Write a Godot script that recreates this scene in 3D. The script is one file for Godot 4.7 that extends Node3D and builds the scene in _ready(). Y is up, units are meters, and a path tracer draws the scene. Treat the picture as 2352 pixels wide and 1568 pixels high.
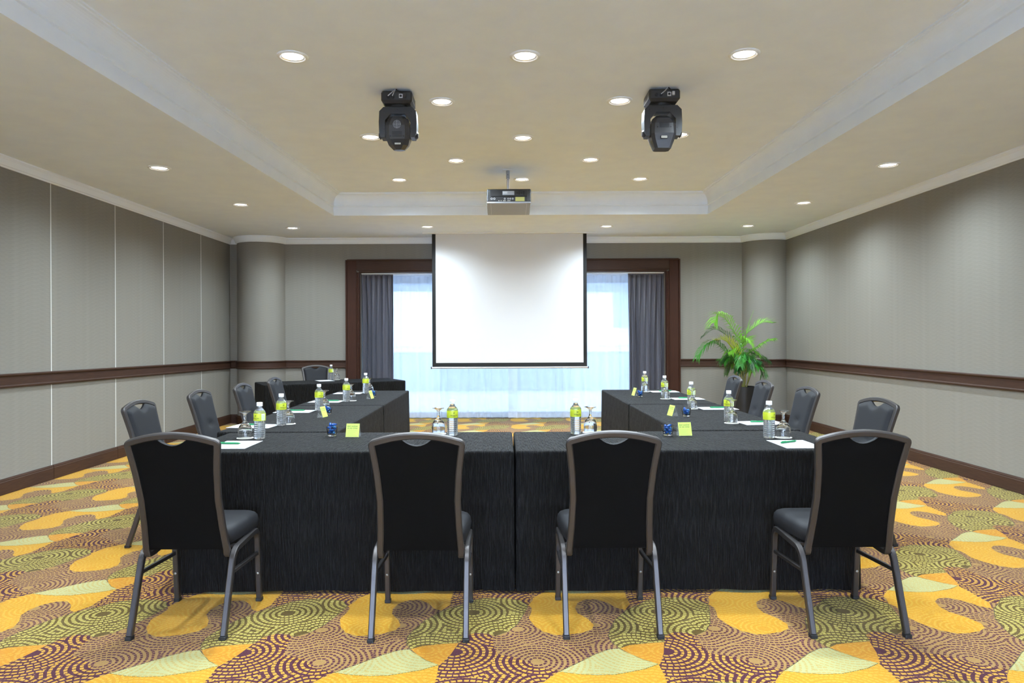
extends Node3D
# A hotel meeting room: U-shaped tables under black cloths, chairs, a pull-down screen, a sheer-curtained window.
# World: camera at (0, 1.36, 0) looking along -Z; depths below are written as positive distances ahead of the camera.

const FLOOR_TO_EYE := 1.36
const SOFFIT := 2.96
const TRAY := 3.245
const LEFT := -4.37
const RIGHT := 4.45
const BACK := 11.48
const FRONT := -3.0
const TABLE := 0.755

var M := {}
var taken := {}


# ---------------------------------------------------------------- mesh builder
class MB:
	var v := PackedVector3Array()
	var n := PackedVector3Array()
	var t := PackedVector2Array()
	var ix := PackedInt32Array()
	var x := Transform3D.IDENTITY

	func vert(p: Vector3, nn: Vector3, u := Vector2.ZERO) -> int:
		v.append(x * p)
		n.append((x.basis * nn).normalized())
		t.append(u)
		return v.size() - 1

	# three vertices already added; turned so that the face looks the way its normals do
	func tri(a: int, b: int, c: int) -> void:
		var g := (v[b] - v[a]).cross(v[c] - v[a])
		if g.dot(n[a] + n[b] + n[c]) >= 0.0:
			ix.append(a); ix.append(c); ix.append(b)
		else:
			ix.append(a); ix.append(b); ix.append(c)

	func quad(a: Vector3, b: Vector3, c: Vector3, d: Vector3, nn: Vector3, ua := Vector2.ZERO, ub := Vector2.ZERO, uc := Vector2.ZERO, ud := Vector2.ZERO) -> void:
		var i0 := vert(a, nn, ua)
		var i1 := vert(b, nn, ub)
		var i2 := vert(c, nn, uc)
		var i3 := vert(d, nn, ud)
		tri(i0, i1, i2)
		tri(i0, i2, i3)

	func box(c: Vector3, s: Vector3) -> MB:
		var h := s * 0.5
		for ax in 3:
			for sg in [-1.0, 1.0]:
				var nn := Vector3.ZERO
				nn[ax] = sg
				var u := Vector3.ZERO
				var w := Vector3.ZERO
				u[(ax + 1) % 3] = h[(ax + 1) % 3]
				w[(ax + 2) % 3] = h[(ax + 2) % 3]
				var o := c + nn * h[ax]
				quad(o - u - w, o + u - w, o + u + w, o - u + w, nn)
		return self

	# a box with rounded edges of radius r
	func rbox(c: Vector3, s: Vector3, r: float, seg := 1) -> MB:
		var h := s * 0.5
		r = minf(r, minf(h.x, minf(h.y, h.z)) * 0.98)
		for ax in 3:
			for sg in [-1.0, 1.0]:
				var a1 := (ax + 1) % 3
				var a2 := (ax + 2) % 3
				var k1 := stops(h[a1], r, seg)
				var k2 := stops(h[a2], r, seg)
				var first := v.size()
				for p in k1:
					for q in k2:
						var e := Vector3.ZERO
						e[ax] = sg * h[ax]
						e[a1] = p
						e[a2] = q
						var inner := e.clamp(-h + Vector3.ONE * r, h - Vector3.ONE * r)
						var d := (e - inner).normalized()
						vert(c + inner + d * r, d, Vector2(p, q))
				for i in k1.size() - 1:
					for j in k2.size() - 1:
						var o := first + i * k2.size() + j
						tri(o, o + k2.size(), o + k2.size() + 1)
						tri(o, o + k2.size() + 1, o + 1)
		return self

	func stops(h: float, r: float, seg: int) -> Array:
		var out := []
		for k in seg + 1:
			out.append(-h + r * tan(PI / 4 * k / seg))
		for k in range(seg, -1, -1):
			out.append(h - r * tan(PI / 4 * k / seg))
		return out

	# profile in (radius, height), traversed with the outside on its right-hand side
	func lathe(pr: Array, seg := 24, a0 := 0.0, a1 := TAU, crease := 0.75) -> MB:
		var sn := []
		for k in pr.size() - 1:
			var d: Vector2 = pr[k + 1] - pr[k]
			sn.append(Vector2(d.y, -d.x).normalized())
		var along := 0.0
		for k in pr.size() - 1:
			var p0: Vector2 = pr[k]
			var p1: Vector2 = pr[k + 1]
			if p0.distance_to(p1) < 1e-7:
				continue
			var n0: Vector2 = sn[k]
			var n1: Vector2 = sn[k]
			if k > 0 and sn[k - 1].dot(sn[k]) > crease:
				n0 = (sn[k - 1] + sn[k]).normalized()
			if k < sn.size() - 1 and sn[k + 1].dot(sn[k]) > crease:
				n1 = (sn[k + 1] + sn[k]).normalized()
			var first := v.size()
			var l := p0.distance_to(p1)
			for s in seg + 1:
				var a := lerpf(a0, a1, float(s) / seg)
				var e := Vector3(sin(a), 0, cos(a))
				vert(e * p0.x + Vector3.UP * p0.y, e * n0.x + Vector3.UP * n0.y, Vector2(a, along))
				vert(e * p1.x + Vector3.UP * p1.y, e * n1.x + Vector3.UP * n1.y, Vector2(a, along + l))
			along += l
			for s in seg:
				var o := first + s * 2
				if p0.x > 1e-6:
					tri(o, o + 2, o + 1)
				if p1.x > 1e-6:
					tri(o + 1, o + 2, o + 3)
		return self

	# rows of points joined into a smooth sheet; side = +1 or -1 chooses which way it looks
	func sheet(rows: Array, wrap := false, side := 1.0, uvs := []) -> MB:
		var m: int = rows.size()
		var k: int = rows[0].size()
		var first := v.size()
		for j in m:
			for i in k:
				var l: Vector3
				var r: Vector3
				if wrap:
					l = rows[j][(i + k - 1) % k]
					r = rows[j][(i + 1) % k]
				else:
					l = rows[j][maxi(i - 1, 0)]
					r = rows[j][mini(i + 1, k - 1)]
				var dn: Vector3 = rows[maxi(j - 1, 0)][i]
				var up: Vector3 = rows[mini(j + 1, m - 1)][i]
				var nn := (r - l).cross(up - dn).normalized() * side
				vert(rows[j][i], nn, uvs[j][i] if uvs else Vector2(float(i) / k, float(j) / m))
		for j in m - 1:
			for i in (k if wrap else k - 1):
				var a := first + j * k + i
				var b := first + j * k + (i + 1) % k
				tri(a, b, b + k)
				tri(a, b + k, a + k)
		return self

	func cap(loop: Array, nn: Vector3) -> MB:
		var c := Vector3.ZERO
		for p in loop:
			c += p
		c /= loop.size()
		var o := vert(c, nn, Vector2(c.x, c.z))
		for p in loop:
			vert(p, nn, Vector2(p.x, p.z))
		for k in loop.size():
			tri(o, o + 1 + k, o + 1 + (k + 1) % loop.size())
		return self

	# flat polygon in the XY plane given depth along Z
	func extrude(poly: PackedVector2Array, z0: float, z1: float) -> MB:
		var tr := Geometry2D.triangulate_polygon(poly)
		for z in [z0, z1]:
			var nn := Vector3(0, 0, -1 if z == minf(z0, z1) else 1)
			var o := v.size()
			for p in poly:
				vert(Vector3(p.x, p.y, z), nn, p)
			for k in range(0, tr.size(), 3):
				tri(o + tr[k], o + tr[k + 1], o + tr[k + 2])
		var area := 0.0
		for k in poly.size():
			area += poly[k].cross(poly[(k + 1) % poly.size()])
		for k in poly.size():
			var a := poly[k]
			var b := poly[(k + 1) % poly.size()]
			var e := (b - a).normalized() * signf(area)
			quad(Vector3(a.x, a.y, z0), Vector3(b.x, b.y, z0), Vector3(b.x, b.y, z1), Vector3(a.x, a.y, z1), Vector3(e.y, -e.x, 0), Vector2(a.x, z0), Vector2(b.x, z0), Vector2(b.x, z1), Vector2(a.x, z1))
		return self

	# a bar of rectangular section (w across the path in its plane, h along the plane's normal) with chamfered edges
	func bar(path: Array, plane: Vector3, w: float, h: float, c: float) -> MB:
		var a := w * 0.5
		var b := h * 0.5
		var sec := [Vector2(-a + c, -b), Vector2(a - c, -b), Vector2(a, -b + c), Vector2(a, b - c), Vector2(a - c, b), Vector2(-a + c, b), Vector2(-a, b - c), Vector2(-a, -b + c)]
		var tg := []
		for k in path.size():
			var d: Vector3 = path[mini(k + 1, path.size() - 1)] - path[maxi(k - 1, 0)]
			tg.append(d.normalized())
		for s in 8:
			var p: Vector2 = sec[s]
			var q: Vector2 = sec[(s + 1) % 8]
			var e := (q - p).normalized()
			var o2 := Vector2(e.y, -e.x)
			var first := v.size()
			for k in path.size():
				var nn: Vector3 = plane.cross(tg[k])
				var o: Vector3 = path[k]
				vert(o + nn * p.x + plane * p.y, nn * o2.x + plane * o2.y)
				vert(o + nn * q.x + plane * q.y, nn * o2.x + plane * o2.y)
			for k in path.size() - 1:
				var f := first + k * 2
				tri(f, f + 1, f + 3)
				tri(f, f + 3, f + 2)
		for k in [0, path.size() - 1]:
			var nn: Vector3 = plane.cross(tg[k])
			var loop := []
			for p in sec:
				loop.append(path[k] + nn * p.x + plane * p.y)
			cap(loop, tg[k] * (-1.0 if k == 0 else 1.0))
		return self

	func tube(path: Array, r: float, seg := 8, r_end := -1.0) -> MB:
		var up := Vector3.UP
		var rows := []
		for k in path.size():
			var d: Vector3 = (path[mini(k + 1, path.size() - 1)] - path[maxi(k - 1, 0)]).normalized()
			if absf(d.dot(up)) > 0.95:
				up = Vector3.RIGHT if absf(d.x) < 0.9 else Vector3.BACK
			var e := d.cross(up).normalized()
			var f := e.cross(d)
			up = f
			var rr := r if r_end < 0.0 else lerpf(r, r_end, float(k) / (path.size() - 1))
			var loop := []
			for s in seg:
				var a := TAU * s / seg
				loop.append(path[k] + (e * cos(a) + f * sin(a)) * rr)
			rows.append(loop)
		sheet(rows, true, -1.0)
		cap(rows[0], (path[0] - path[1]).normalized())
		cap(rows[-1], (path[-1] - path[-2]).normalized())
		return self

	# a small turned piece whose axis points along +z
	func rotated_lathe(pr: Array, seg := 18) -> MB:
		var keep := x
		x = x * Transform3D(Basis(Vector3.RIGHT, PI / 2), Vector3.ZERO)
		var up := pr.duplicate()
		if up[0].y > up[-1].y:
			up.reverse()
		lathe(up, seg)
		x = keep
		return self

	# the same, axis along +x or -x
	func side_lathe(pr: Array, way: float, seg := 20) -> MB:
		var keep := x
		x = x * Transform3D(Basis(Vector3.BACK, -PI / 2 * way), Vector3.ZERO)
		var up := pr.duplicate()
		if up[0].y > up[-1].y:
			up.reverse()
		lathe(up, seg)
		x = keep
		return self

	func mesh() -> ArrayMesh:
		var a := []
		a.resize(Mesh.ARRAY_MAX)
		a[Mesh.ARRAY_VERTEX] = v
		a[Mesh.ARRAY_NORMAL] = n
		a[Mesh.ARRAY_TEX_UV] = t
		a[Mesh.ARRAY_INDEX] = ix
		var m := ArrayMesh.new()
		m.add_surface_from_arrays(Mesh.PRIMITIVE_TRIANGLES, a)
		return m


# ---------------------------------------------------------------- naming and placing
func mb(at := Vector3.ZERO) -> MB:
	var b := MB.new()
	b.x.origin = at
	return b


func numbered(called: String) -> String:
	var k: int = taken.get(called, 0)
	taken[called] = k + 1
	return called if k == 0 else "%s_%03d" % [called, k]


func tag(o: Node3D, label: String, category: String, group := "") -> Node3D:
	o.set_meta("label", label)
	o.set_meta("category", category)
	if group:
		o.set_meta("group", group)
	return o


func thing(called: String, label: String, category: String, at := Vector3.ZERO, turn := 0.0, group := "") -> Node3D:
	var o := Node3D.new()
	o.name = numbered(called)
	add_child(o)
	o.position = at
	o.rotation.y = turn
	return tag(o, label, category, group)


func copy_of(o: Node3D, called: String, label: String, at: Vector3, turn: float) -> Node3D:
	var c: Node3D = o.duplicate()
	c.name = numbered(called)
	add_child(c)
	c.position = at
	c.rotation.y = turn
	c.set_meta("label", label)
	return c


func part(parent: Node3D, called: String, b: MB, mat: Material, label := "") -> MeshInstance3D:
	return put(parent, called, b.mesh(), mat, label)


func put(parent: Node3D, called: String, m: Mesh, mat: Material, label := "") -> MeshInstance3D:
	var o := MeshInstance3D.new()
	o.mesh = m
	o.material_override = mat
	o.name = called
	o.cast_shadow = GeometryInstance3D.SHADOW_CASTING_SETTING_ON
	if label:
		o.set_meta("label", label)
	parent.add_child(o, true)
	return o


func struct(called: String, label: String, category: String, b: MB = null, mat: Material = null) -> Node3D:
	var o: Node3D
	if b:
		o = MeshInstance3D.new()
		o.mesh = b.mesh()
		o.material_override = mat
	else:
		o = Node3D.new()
	o.name = called
	o.set_meta("kind", "structure")
	add_child(o)
	return tag(o, label, category)


# ---------------------------------------------------------------- materials
func noise_tex(freq: float, kind: int, octaves: int, a: Color, b: Color, size := 512, seed_ := 1) -> NoiseTexture2D:
	var f := FastNoiseLite.new()
	f.noise_type = kind
	f.frequency = freq
	f.fractal_octaves = octaves
	f.seed = seed_
	var tx := NoiseTexture2D.new()
	tx.width = size
	tx.height = size
	tx.seamless = true
	tx.noise = f
	var g := Gradient.new()
	g.set_color(0, a)
	g.set_color(1, b)
	tx.color_ramp = g
	return tx


func mat(c: Color, rough: float, metal := 0.0, spec := 0.5) -> StandardMaterial3D:
	var m := StandardMaterial3D.new()
	m.albedo_color = c
	m.roughness = rough
	m.metallic = metal
	m.metallic_specular = spec
	return m


func rgb8(r: int, g: int, b: int) -> Color:
	return Color8(r, g, b)


func streaked(c0: Color, c1: Color, rough: float, scale: Vector3, freq: float, bump: float, seed_: int, spec := 0.5) -> StandardMaterial3D:
	var m := mat(Color.WHITE, rough, 0.0, spec)
	m.albedo_texture = noise_tex(freq, FastNoiseLite.TYPE_SIMPLEX_SMOOTH, 4, c0, c1, 512, seed_)
	m.uv1_triplanar = true
	m.uv1_world_triplanar = true
	m.uv1_scale = scale
	if bump > 0.0:
		m.heightmap_enabled = true
		m.heightmap_texture = noise_tex(freq, FastNoiseLite.TYPE_SIMPLEX_SMOOTH, 4, Color.BLACK, Color.WHITE, 512, seed_)
		m.heightmap_scale = bump
	return m


func clear_sheet(c: Color, alpha: float) -> StandardMaterial3D:
	var m := mat(Color(c, alpha), 0.05)
	m.transparency = BaseMaterial3D.TRANSPARENCY_ALPHA
	return m


func solid_glass(c: Color, scale: float) -> StandardMaterial3D:
	var m := mat(Color(c, 0.0), 0.02)
	m.transparency = BaseMaterial3D.TRANSPARENCY_ALPHA
	m.refraction_enabled = true
	m.refraction_scale = scale
	return m


func make_materials() -> void:
	M.wall = streaked(rgb8(128, 123, 114), rgb8(145, 140, 131), 0.8, Vector3(0.9, 26.0, 0.9), 0.02, 0.0, 3, 0.35)
	M.paint = streaked(rgb8(232, 239, 250), rgb8(237, 244, 253), 0.9, Vector3(0.6, 0.6, 0.6), 0.01, 0.0, 5, 0.2)
	M.moulding = mat(rgb8(236, 239, 243), 0.6)
	M.wood = streaked(rgb8(54, 34, 24), rgb8(74, 49, 35), 0.6, Vector3(0.5, 14.0, 0.5), 0.015, 0.0, 7, 0.4)
	M.wood_up = streaked(rgb8(52, 27, 16), rgb8(70, 39, 23), 0.6, Vector3(14.0, 0.5, 14.0), 0.015, 0.0, 8, 0.35)
	M.seam = mat(rgb8(214, 212, 206), 0.6)
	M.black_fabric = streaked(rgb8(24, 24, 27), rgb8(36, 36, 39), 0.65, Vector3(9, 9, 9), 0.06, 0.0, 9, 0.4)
	M.back_dark = streaked(rgb8(7, 7, 7), rgb8(13, 12, 12), 0.75, Vector3(9, 9, 9), 0.06, 0.0, 10, 0.2)  # darker tone for the rear of the chair back
	M.back_dark.uv1_world_triplanar = false
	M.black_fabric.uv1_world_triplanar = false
	M.frame = mat(rgb8(80, 76, 75), 0.40, 0.75)
	M.rubber = mat(rgb8(28, 28, 30), 0.6)
	M.bolt = mat(rgb8(150, 148, 142), 0.45, 0.8)
	M.bottle = clear_sheet(rgb8(235, 245, 250), 0.05)
	M.water = solid_glass(rgb8(252, 254, 255), 0.033)
	M.glass = solid_glass(Color.WHITE, 0.05)
	M.acrylic = clear_sheet(rgb8(240, 244, 244), 0.10)
	M.pane = clear_sheet(rgb8(225, 240, 245), 0.03)
	M.dimming_pane = clear_sheet(rgb8(46, 48, 50), 0.62)  # dark tint added to cut the daylight seen through the back window
	M.white_plastic = mat(rgb8(238, 240, 242), 0.35)
	M.label_green = mat(rgb8(188, 198, 46), 0.45)
	M.label_pale = mat(rgb8(222, 232, 200), 0.5)
	M.ink = mat(rgb8(40, 48, 26), 0.6)
	M.card = mat(rgb8(188, 208, 92), 0.5)
	M.card_ink = mat(rgb8(52, 84, 44), 0.6)
	M.card_grey_ink = mat(rgb8(150, 172, 84), 0.6)
	M.paper = mat(rgb8(186, 187, 190), 0.85)
	M.coaster = mat(rgb8(236, 233, 222), 0.9)
	M.pen_green = mat(rgb8(24, 128, 78), 0.3)
	M.candy = mat(rgb8(24, 70, 138), 0.22)
	M.candy_light = mat(rgb8(46, 108, 162), 0.22)
	M.drape = streaked(rgb8(96, 96, 106), rgb8(112, 112, 122), 0.8, Vector3(30, 30, 30), 0.05, 0.0, 12)
	M.sheer = mat(Color(rgb8(240, 243, 245), 0.66), 0.95)
	M.sheer.transparency = BaseMaterial3D.TRANSPARENCY_ALPHA
	M.sheer.backlight_enabled = true
	M.sheer.backlight = Color(0.95, 0.97, 1.0)
	M.screen_white = mat(rgb8(214, 214, 216), 0.9)
	M.screen_black = mat(rgb8(18, 18, 19), 0.75)
	M.lamp_black = mat(rgb8(42, 42, 44), 0.42)
	M.lamp_gloss = mat(rgb8(58, 58, 61), 0.28)
	M.lamp_dark = mat(rgb8(9, 9, 10), 0.6)
	M.metal = mat(rgb8(200, 200, 202), 0.35, 0.8)
	M.plate = mat(rgb8(196, 192, 180), 0.6)
	M.projector_grey = mat(rgb8(150, 152, 158), 0.45)
	M.sticker = mat(rgb8(168, 164, 96), 0.6)
	M.pot = mat(rgb8(26, 26, 28), 0.45)
	M.soil = streaked(rgb8(48, 36, 26), rgb8(70, 54, 38), 0.95, Vector3(12, 12, 12), 0.05, 0.0, 14)
	M.cane = streaked(rgb8(120, 128, 60), rgb8(160, 150, 84), 0.5, Vector3(6, 14, 6), 0.05, 0.0, 15)
	for a in [["leaf_bright", 112, 176, 52], ["leaf_mid", 48, 122, 40], ["leaf_dark", 24, 80, 38], ["leaf_yellow", 172, 176, 48]]:
		var m := mat(rgb8(a[1], a[2], a[3]), 0.3)
		m.backlight_enabled = true
		m.backlight = Color(0.35, 0.4, 0.2)
		M[a[0]] = m
	M.outdoor_wall = mat(rgb8(238, 236, 230), 0.9)
	M.outdoor_grey = mat(rgb8(150, 168, 182), 0.9)
	M.outdoor_floor = mat(rgb8(214, 214, 208), 0.9)
	M.alu = mat(rgb8(150, 158, 166), 0.4, 0.5)
	M.glow = mat(rgb8(255, 252, 246), 0.5)
	M.glow.emission_enabled = true
	M.glow.emission = Color(1.0, 0.97, 0.92)
	M.glow.emission_energy_multiplier = 6.0
	M.reflector = mat(rgb8(226, 226, 226), 0.25, 0.6)
	# crinkled black tablecloth: long shallow puckers, many across, few along, sheen and crease shade also in the colour
	var cl := mat(Color.WHITE, 0.72, 0.0, 0.3)
	cl.albedo_texture = noise_tex(0.03, FastNoiseLite.TYPE_SIMPLEX_SMOOTH, 3, rgb8(4, 4, 4), rgb8(34, 33, 34), 512, 21)
	cl.heightmap_enabled = true
	cl.heightmap_texture = noise_tex(0.03, FastNoiseLite.TYPE_SIMPLEX_SMOOTH, 3, Color.BLACK, Color.WHITE, 512, 21)
	cl.heightmap_scale = 2.0
	cl.uv1_scale = Vector3(5.0, 0.5, 1.0)
	M.cloth = cl
	make_carpet()


# The carpet's repeat, 0.914 m square: five kinds of patch, each woven with rings of short dashes.
func make_carpet() -> void:
	var size := 1024
	var period := 0.914
	var patches := [
		[0.731, 3.239, 0.784, 3.288, 0.862, 3.266, 0.871, 3.169, 0.890, 3.058, 0.943, 3.049, 0.987, 3.014, 1.048, 2.943, 1.141, 2.907, 1.058, 2.800, 1.041, 2.706, 0.850, 2.647, 0.724, 2.666, 0.692, 2.701, 0.651, 2.728, 0.643, 2.804, 0.647, 2.867, 0.645, 2.967, 0.689, 3.066, 0.716, 3.177], # burgundy
		[1.041, 3.620, 1.002, 3.692, 0.923, 3.724, 0.822, 3.725, 0.739, 3.685, 0.696, 3.632, 0.616, 3.555, 0.539, 3.434, 0.496, 3.313, 0.479, 3.241, 0.486, 3.172, 0.509, 3.119, 0.557, 3.152, 0.641, 3.171, 0.719, 3.184, 0.736, 3.253, 0.784, 3.288, 0.842, 3.280, 0.866, 3.259, 0.884, 3.258, 0.937, 3.301, 0.982, 3.383, 1.021, 3.526], # olive
		[0.645, 2.967, 0.437, 2.959, 0.228, 2.904, 0.183, 2.849, 0.154, 2.808, 0.154, 2.778, 0.128, 2.707, 0.145, 2.672, 0.140, 2.621, 0.124, 2.540, 0.149, 2.447, 0.188, 2.380, 0.245, 2.343, 0.305, 2.350, 0.366, 2.371, 0.413, 2.407, 0.429, 2.459, 0.409, 2.529, 0.367, 2.602, 0.361, 2.670, 0.381, 2.739, 0.426, 2.784, 0.481, 2.789, 0.534, 2.738, 0.569, 2.667, 0.607, 2.642, 0.646, 2.719, 0.643, 2.804, 0.647, 2.867], # yellow
		[0.228, 2.904, 0.310, 2.978, 0.397, 3.063, 0.459, 3.107, 0.503, 3.119, 0.542, 3.068, 0.587, 3.012, 0.645, 2.967, 0.580, 2.924, 0.506, 2.896, 0.451, 2.877, 0.372, 2.873, 0.300, 2.883], # leaf
		[0.509, 3.119, 0.557, 3.152, 0.617, 3.164, 0.670, 3.173, 0.716, 3.177, 0.689, 3.066, 0.655, 2.975, 0.645, 2.967, 0.587, 3.012, 0.542, 3.068], # amber
	]
	var region := PackedByteArray()
	region.resize(size * size)
	var px := size / period
	for k in patches.size():
		var pts: Array = patches[k]
		var m := pts.size() / 2
		var lo := 1e9
		var hi := -1e9
		for j in m:
			lo = minf(lo, pts[j * 2 + 1] * px)
			hi = maxf(hi, pts[j * 2 + 1] * px)
		for row in range(int(lo), int(hi) + 2):
			var y := row + 0.5
			var cuts := []
			for j in m:
				var y0: float = pts[j * 2 + 1] * px
				var y1: float = pts[(j * 2 + 3) % (m * 2)] * px
				if (y0 <= y) != (y1 <= y):
					var x0: float = pts[j * 2] * px
					var x1: float = pts[(j * 2 + 2) % (m * 2)] * px
					cuts.append(x0 + (x1 - x0) * (y - y0) / (y1 - y0))
			cuts.sort()
			var at := posmod(row, size) * size
			for c in range(0, cuts.size() - 1, 2):
				for col in range(int(round(cuts[c])), int(round(cuts[c + 1]))):
					region[at + posmod(col, size)] = k + 1
	# tan, burgundy, olive, yellow, leaf, amber: [ground, dash, ring width, share of the ring that is dash]
	var grounds := [Color8(186, 142, 76), Color8(88, 28, 46), Color8(110, 86, 18), Color8(232, 166, 20), Color8(206, 200, 134), Color8(226, 152, 16)]
	var dashes := [Color8(96, 34, 50), Color8(228, 172, 56), Color8(210, 190, 92), Color8(238, 184, 56), Color8(208, 182, 104), Color8(234, 172, 48)]
	var tone := PackedInt32Array()
	for c in grounds + dashes + [Color8(74, 78, 40)]:
		tone.append_array([int(c.r8 * 0.86), int(c.g8 * 0.86), int(c.b8 * 0.86)])
	var centres := PackedVector2Array([Vector2(0.143, 2.992), Vector2(0.069, 3.324), Vector2(0.765, 3.529), Vector2(0.577, 3.106), Vector2(0.702, 3.085), Vector2(0.431, 3.373), Vector2(0.376, 3.601), Vector2(0.30, 3.32), Vector2(0.901, 3.28), Vector2(0.16, 3.68)])
	for k in centres.size():
		centres[k] = Vector2(fposmod(centres[k].x, period), fposmod(centres[k].y, period))
	var rng := RandomNumberGenerator.new()
	rng.seed = 11
	var wob := FastNoiseLite.new()
	wob.seed = 4
	wob.frequency = 0.02
	var bytes := PackedByteArray()
	bytes.resize(size * size * 3)
	var half := period * 0.5
	var count := centres.size()
	var step := period / size
	for row in size:
		var y := row * step
		for col in size:
			var x := col * step
			var best := 9.0
			var bx := 0.0
			var by := 0.0
			for k in count:
				var dx := x - centres[k].x
				var dy := y - centres[k].y
				if dx > half: dx -= period
				elif dx < -half: dx += period
				if dy > half: dy -= period
				elif dy < -half: dy += period
				var d := dx * dx + dy * dy
				if d < best:
					best = d
					bx = dx
					by = dy
			var i := row * size + col
			var g: int = region[i]
			var r := sqrt(best) + 0.0035 * wob.get_noise_2d(col, row)
			var pitch := 0.0232 if g != 2 and g != 1 else 0.0285
			var ring := r / pitch
			var k := floorf(ring)
			var f := ring - k
			var is_dash := false
			var arc := atan2(by, bx) * maxf(k + 0.5, 0.5) * pitch
			var along := fposmod(arc / (0.021 if g != 1 else 0.026) + sin(k * 12.9) * 43.7, 1.0)
			var w := 0.46
			if g == 2: w = 0.56
			elif g == 1: w = 0.50
			elif g >= 3: w = 0.42
			if k >= 1.0 and f > 0.5 - w * 0.5 and f < 0.5 + w * 0.5:
				is_dash = along < 0.76 + 0.2 * wob.get_noise_2d(col * 5.0, row * 5.0)
			var c := g * 3 + (18 if is_dash else 0)
			# a thin dark green stitch where two patches meet
			var nx: int = region[row * size + (col + 3) % size]
			var ny: int = region[((row + 3) % size) * size + col]
			if (nx != g or ny != g) and (g == 4 or g == 2 or nx == 4 or ny == 4 or nx == 2 or ny == 2) and fposmod((x + y) * 60.0, 1.0) < 0.7:
				c = 36
			var s := 1.0 + (rng.randf() - 0.5) * 0.16
			bytes[i * 3] = clampi(int(tone[c] * s), 0, 255)
			bytes[i * 3 + 1] = clampi(int(tone[c + 1] * s), 0, 255)
			bytes[i * 3 + 2] = clampi(int(tone[c + 2] * s), 0, 255)
	var im := Image.create_from_data(size, size, false, Image.FORMAT_RGB8, bytes)
	var m := mat(Color.WHITE, 0.95, 0.0, 0.2)
	m.albedo_texture = ImageTexture.create_from_image(im)
	m.heightmap_enabled = true
	m.heightmap_texture = noise_tex(0.22, FastNoiseLite.TYPE_SIMPLEX, 2, Color.BLACK, Color.WHITE, 1024, 31)
	m.heightmap_scale = 0.25
	m.rim_enabled = true
	m.rim = 0.3
	M.carpet = m


# ---------------------------------------------------------------- camera, sky, light
func _ready() -> void:
	var cam := Camera3D.new()
	cam.name = "camera"
	cam.near = 0.05
	cam.far = 200.0
	cam.projection = Camera3D.PROJECTION_FRUSTUM
	# focal length 1640 px on a 2352 x 1568 frame, vanishing point at (1153, 774)
	cam.size = 0.05 * 1568.0 / 1640.0
	cam.frustum_offset = Vector2(23.0, -10.0) * (0.05 / 1640.0)
	cam.position = Vector3(0, FLOOR_TO_EYE, 0)
	cam.rotation.z = -0.004
	add_child(cam)
	cam.current = true

	var we := WorldEnvironment.new()
	we.name = "surroundings"
	var env := Environment.new()
	env.background_mode = Environment.BG_SKY
	var sky := ProceduralSkyMaterial.new()
	sky.sky_top_color = Color(0.63, 0.75, 0.93)
	sky.sky_horizon_color = Color(0.87, 0.93, 0.98)
	sky.ground_horizon_color = Color(0.62, 0.66, 0.68)
	sky.ground_bottom_color = Color(0.45, 0.46, 0.46)
	sky.sky_energy_multiplier = SKY_ENERGY
	sky.ground_energy_multiplier = SKY_ENERGY
	sky.sun_angle_max = 0.0
	env.sky = Sky.new()
	env.sky.sky_material = sky
	env.tonemap_mode = Environment.TONE_MAPPER_LINEAR
	env.tonemap_exposure = EXPOSURE
	env.sdfgi_enabled = true
	env.ssao_enabled = true
	env.ssil_enabled = true
	we.environment = env
	add_child(we)

	make_materials()
	build_downlights()
	build_room()
	build_window()
	build_outdoors()
	build_tables()
	build_chairs()
	build_screen()
	build_moving_heads()
	build_projector()
	build_palm()
	build_table_settings()


const SKY_ENERGY := 4.45
const EXPOSURE := 1.2
const LAMP_ENERGY := 4.8


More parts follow.
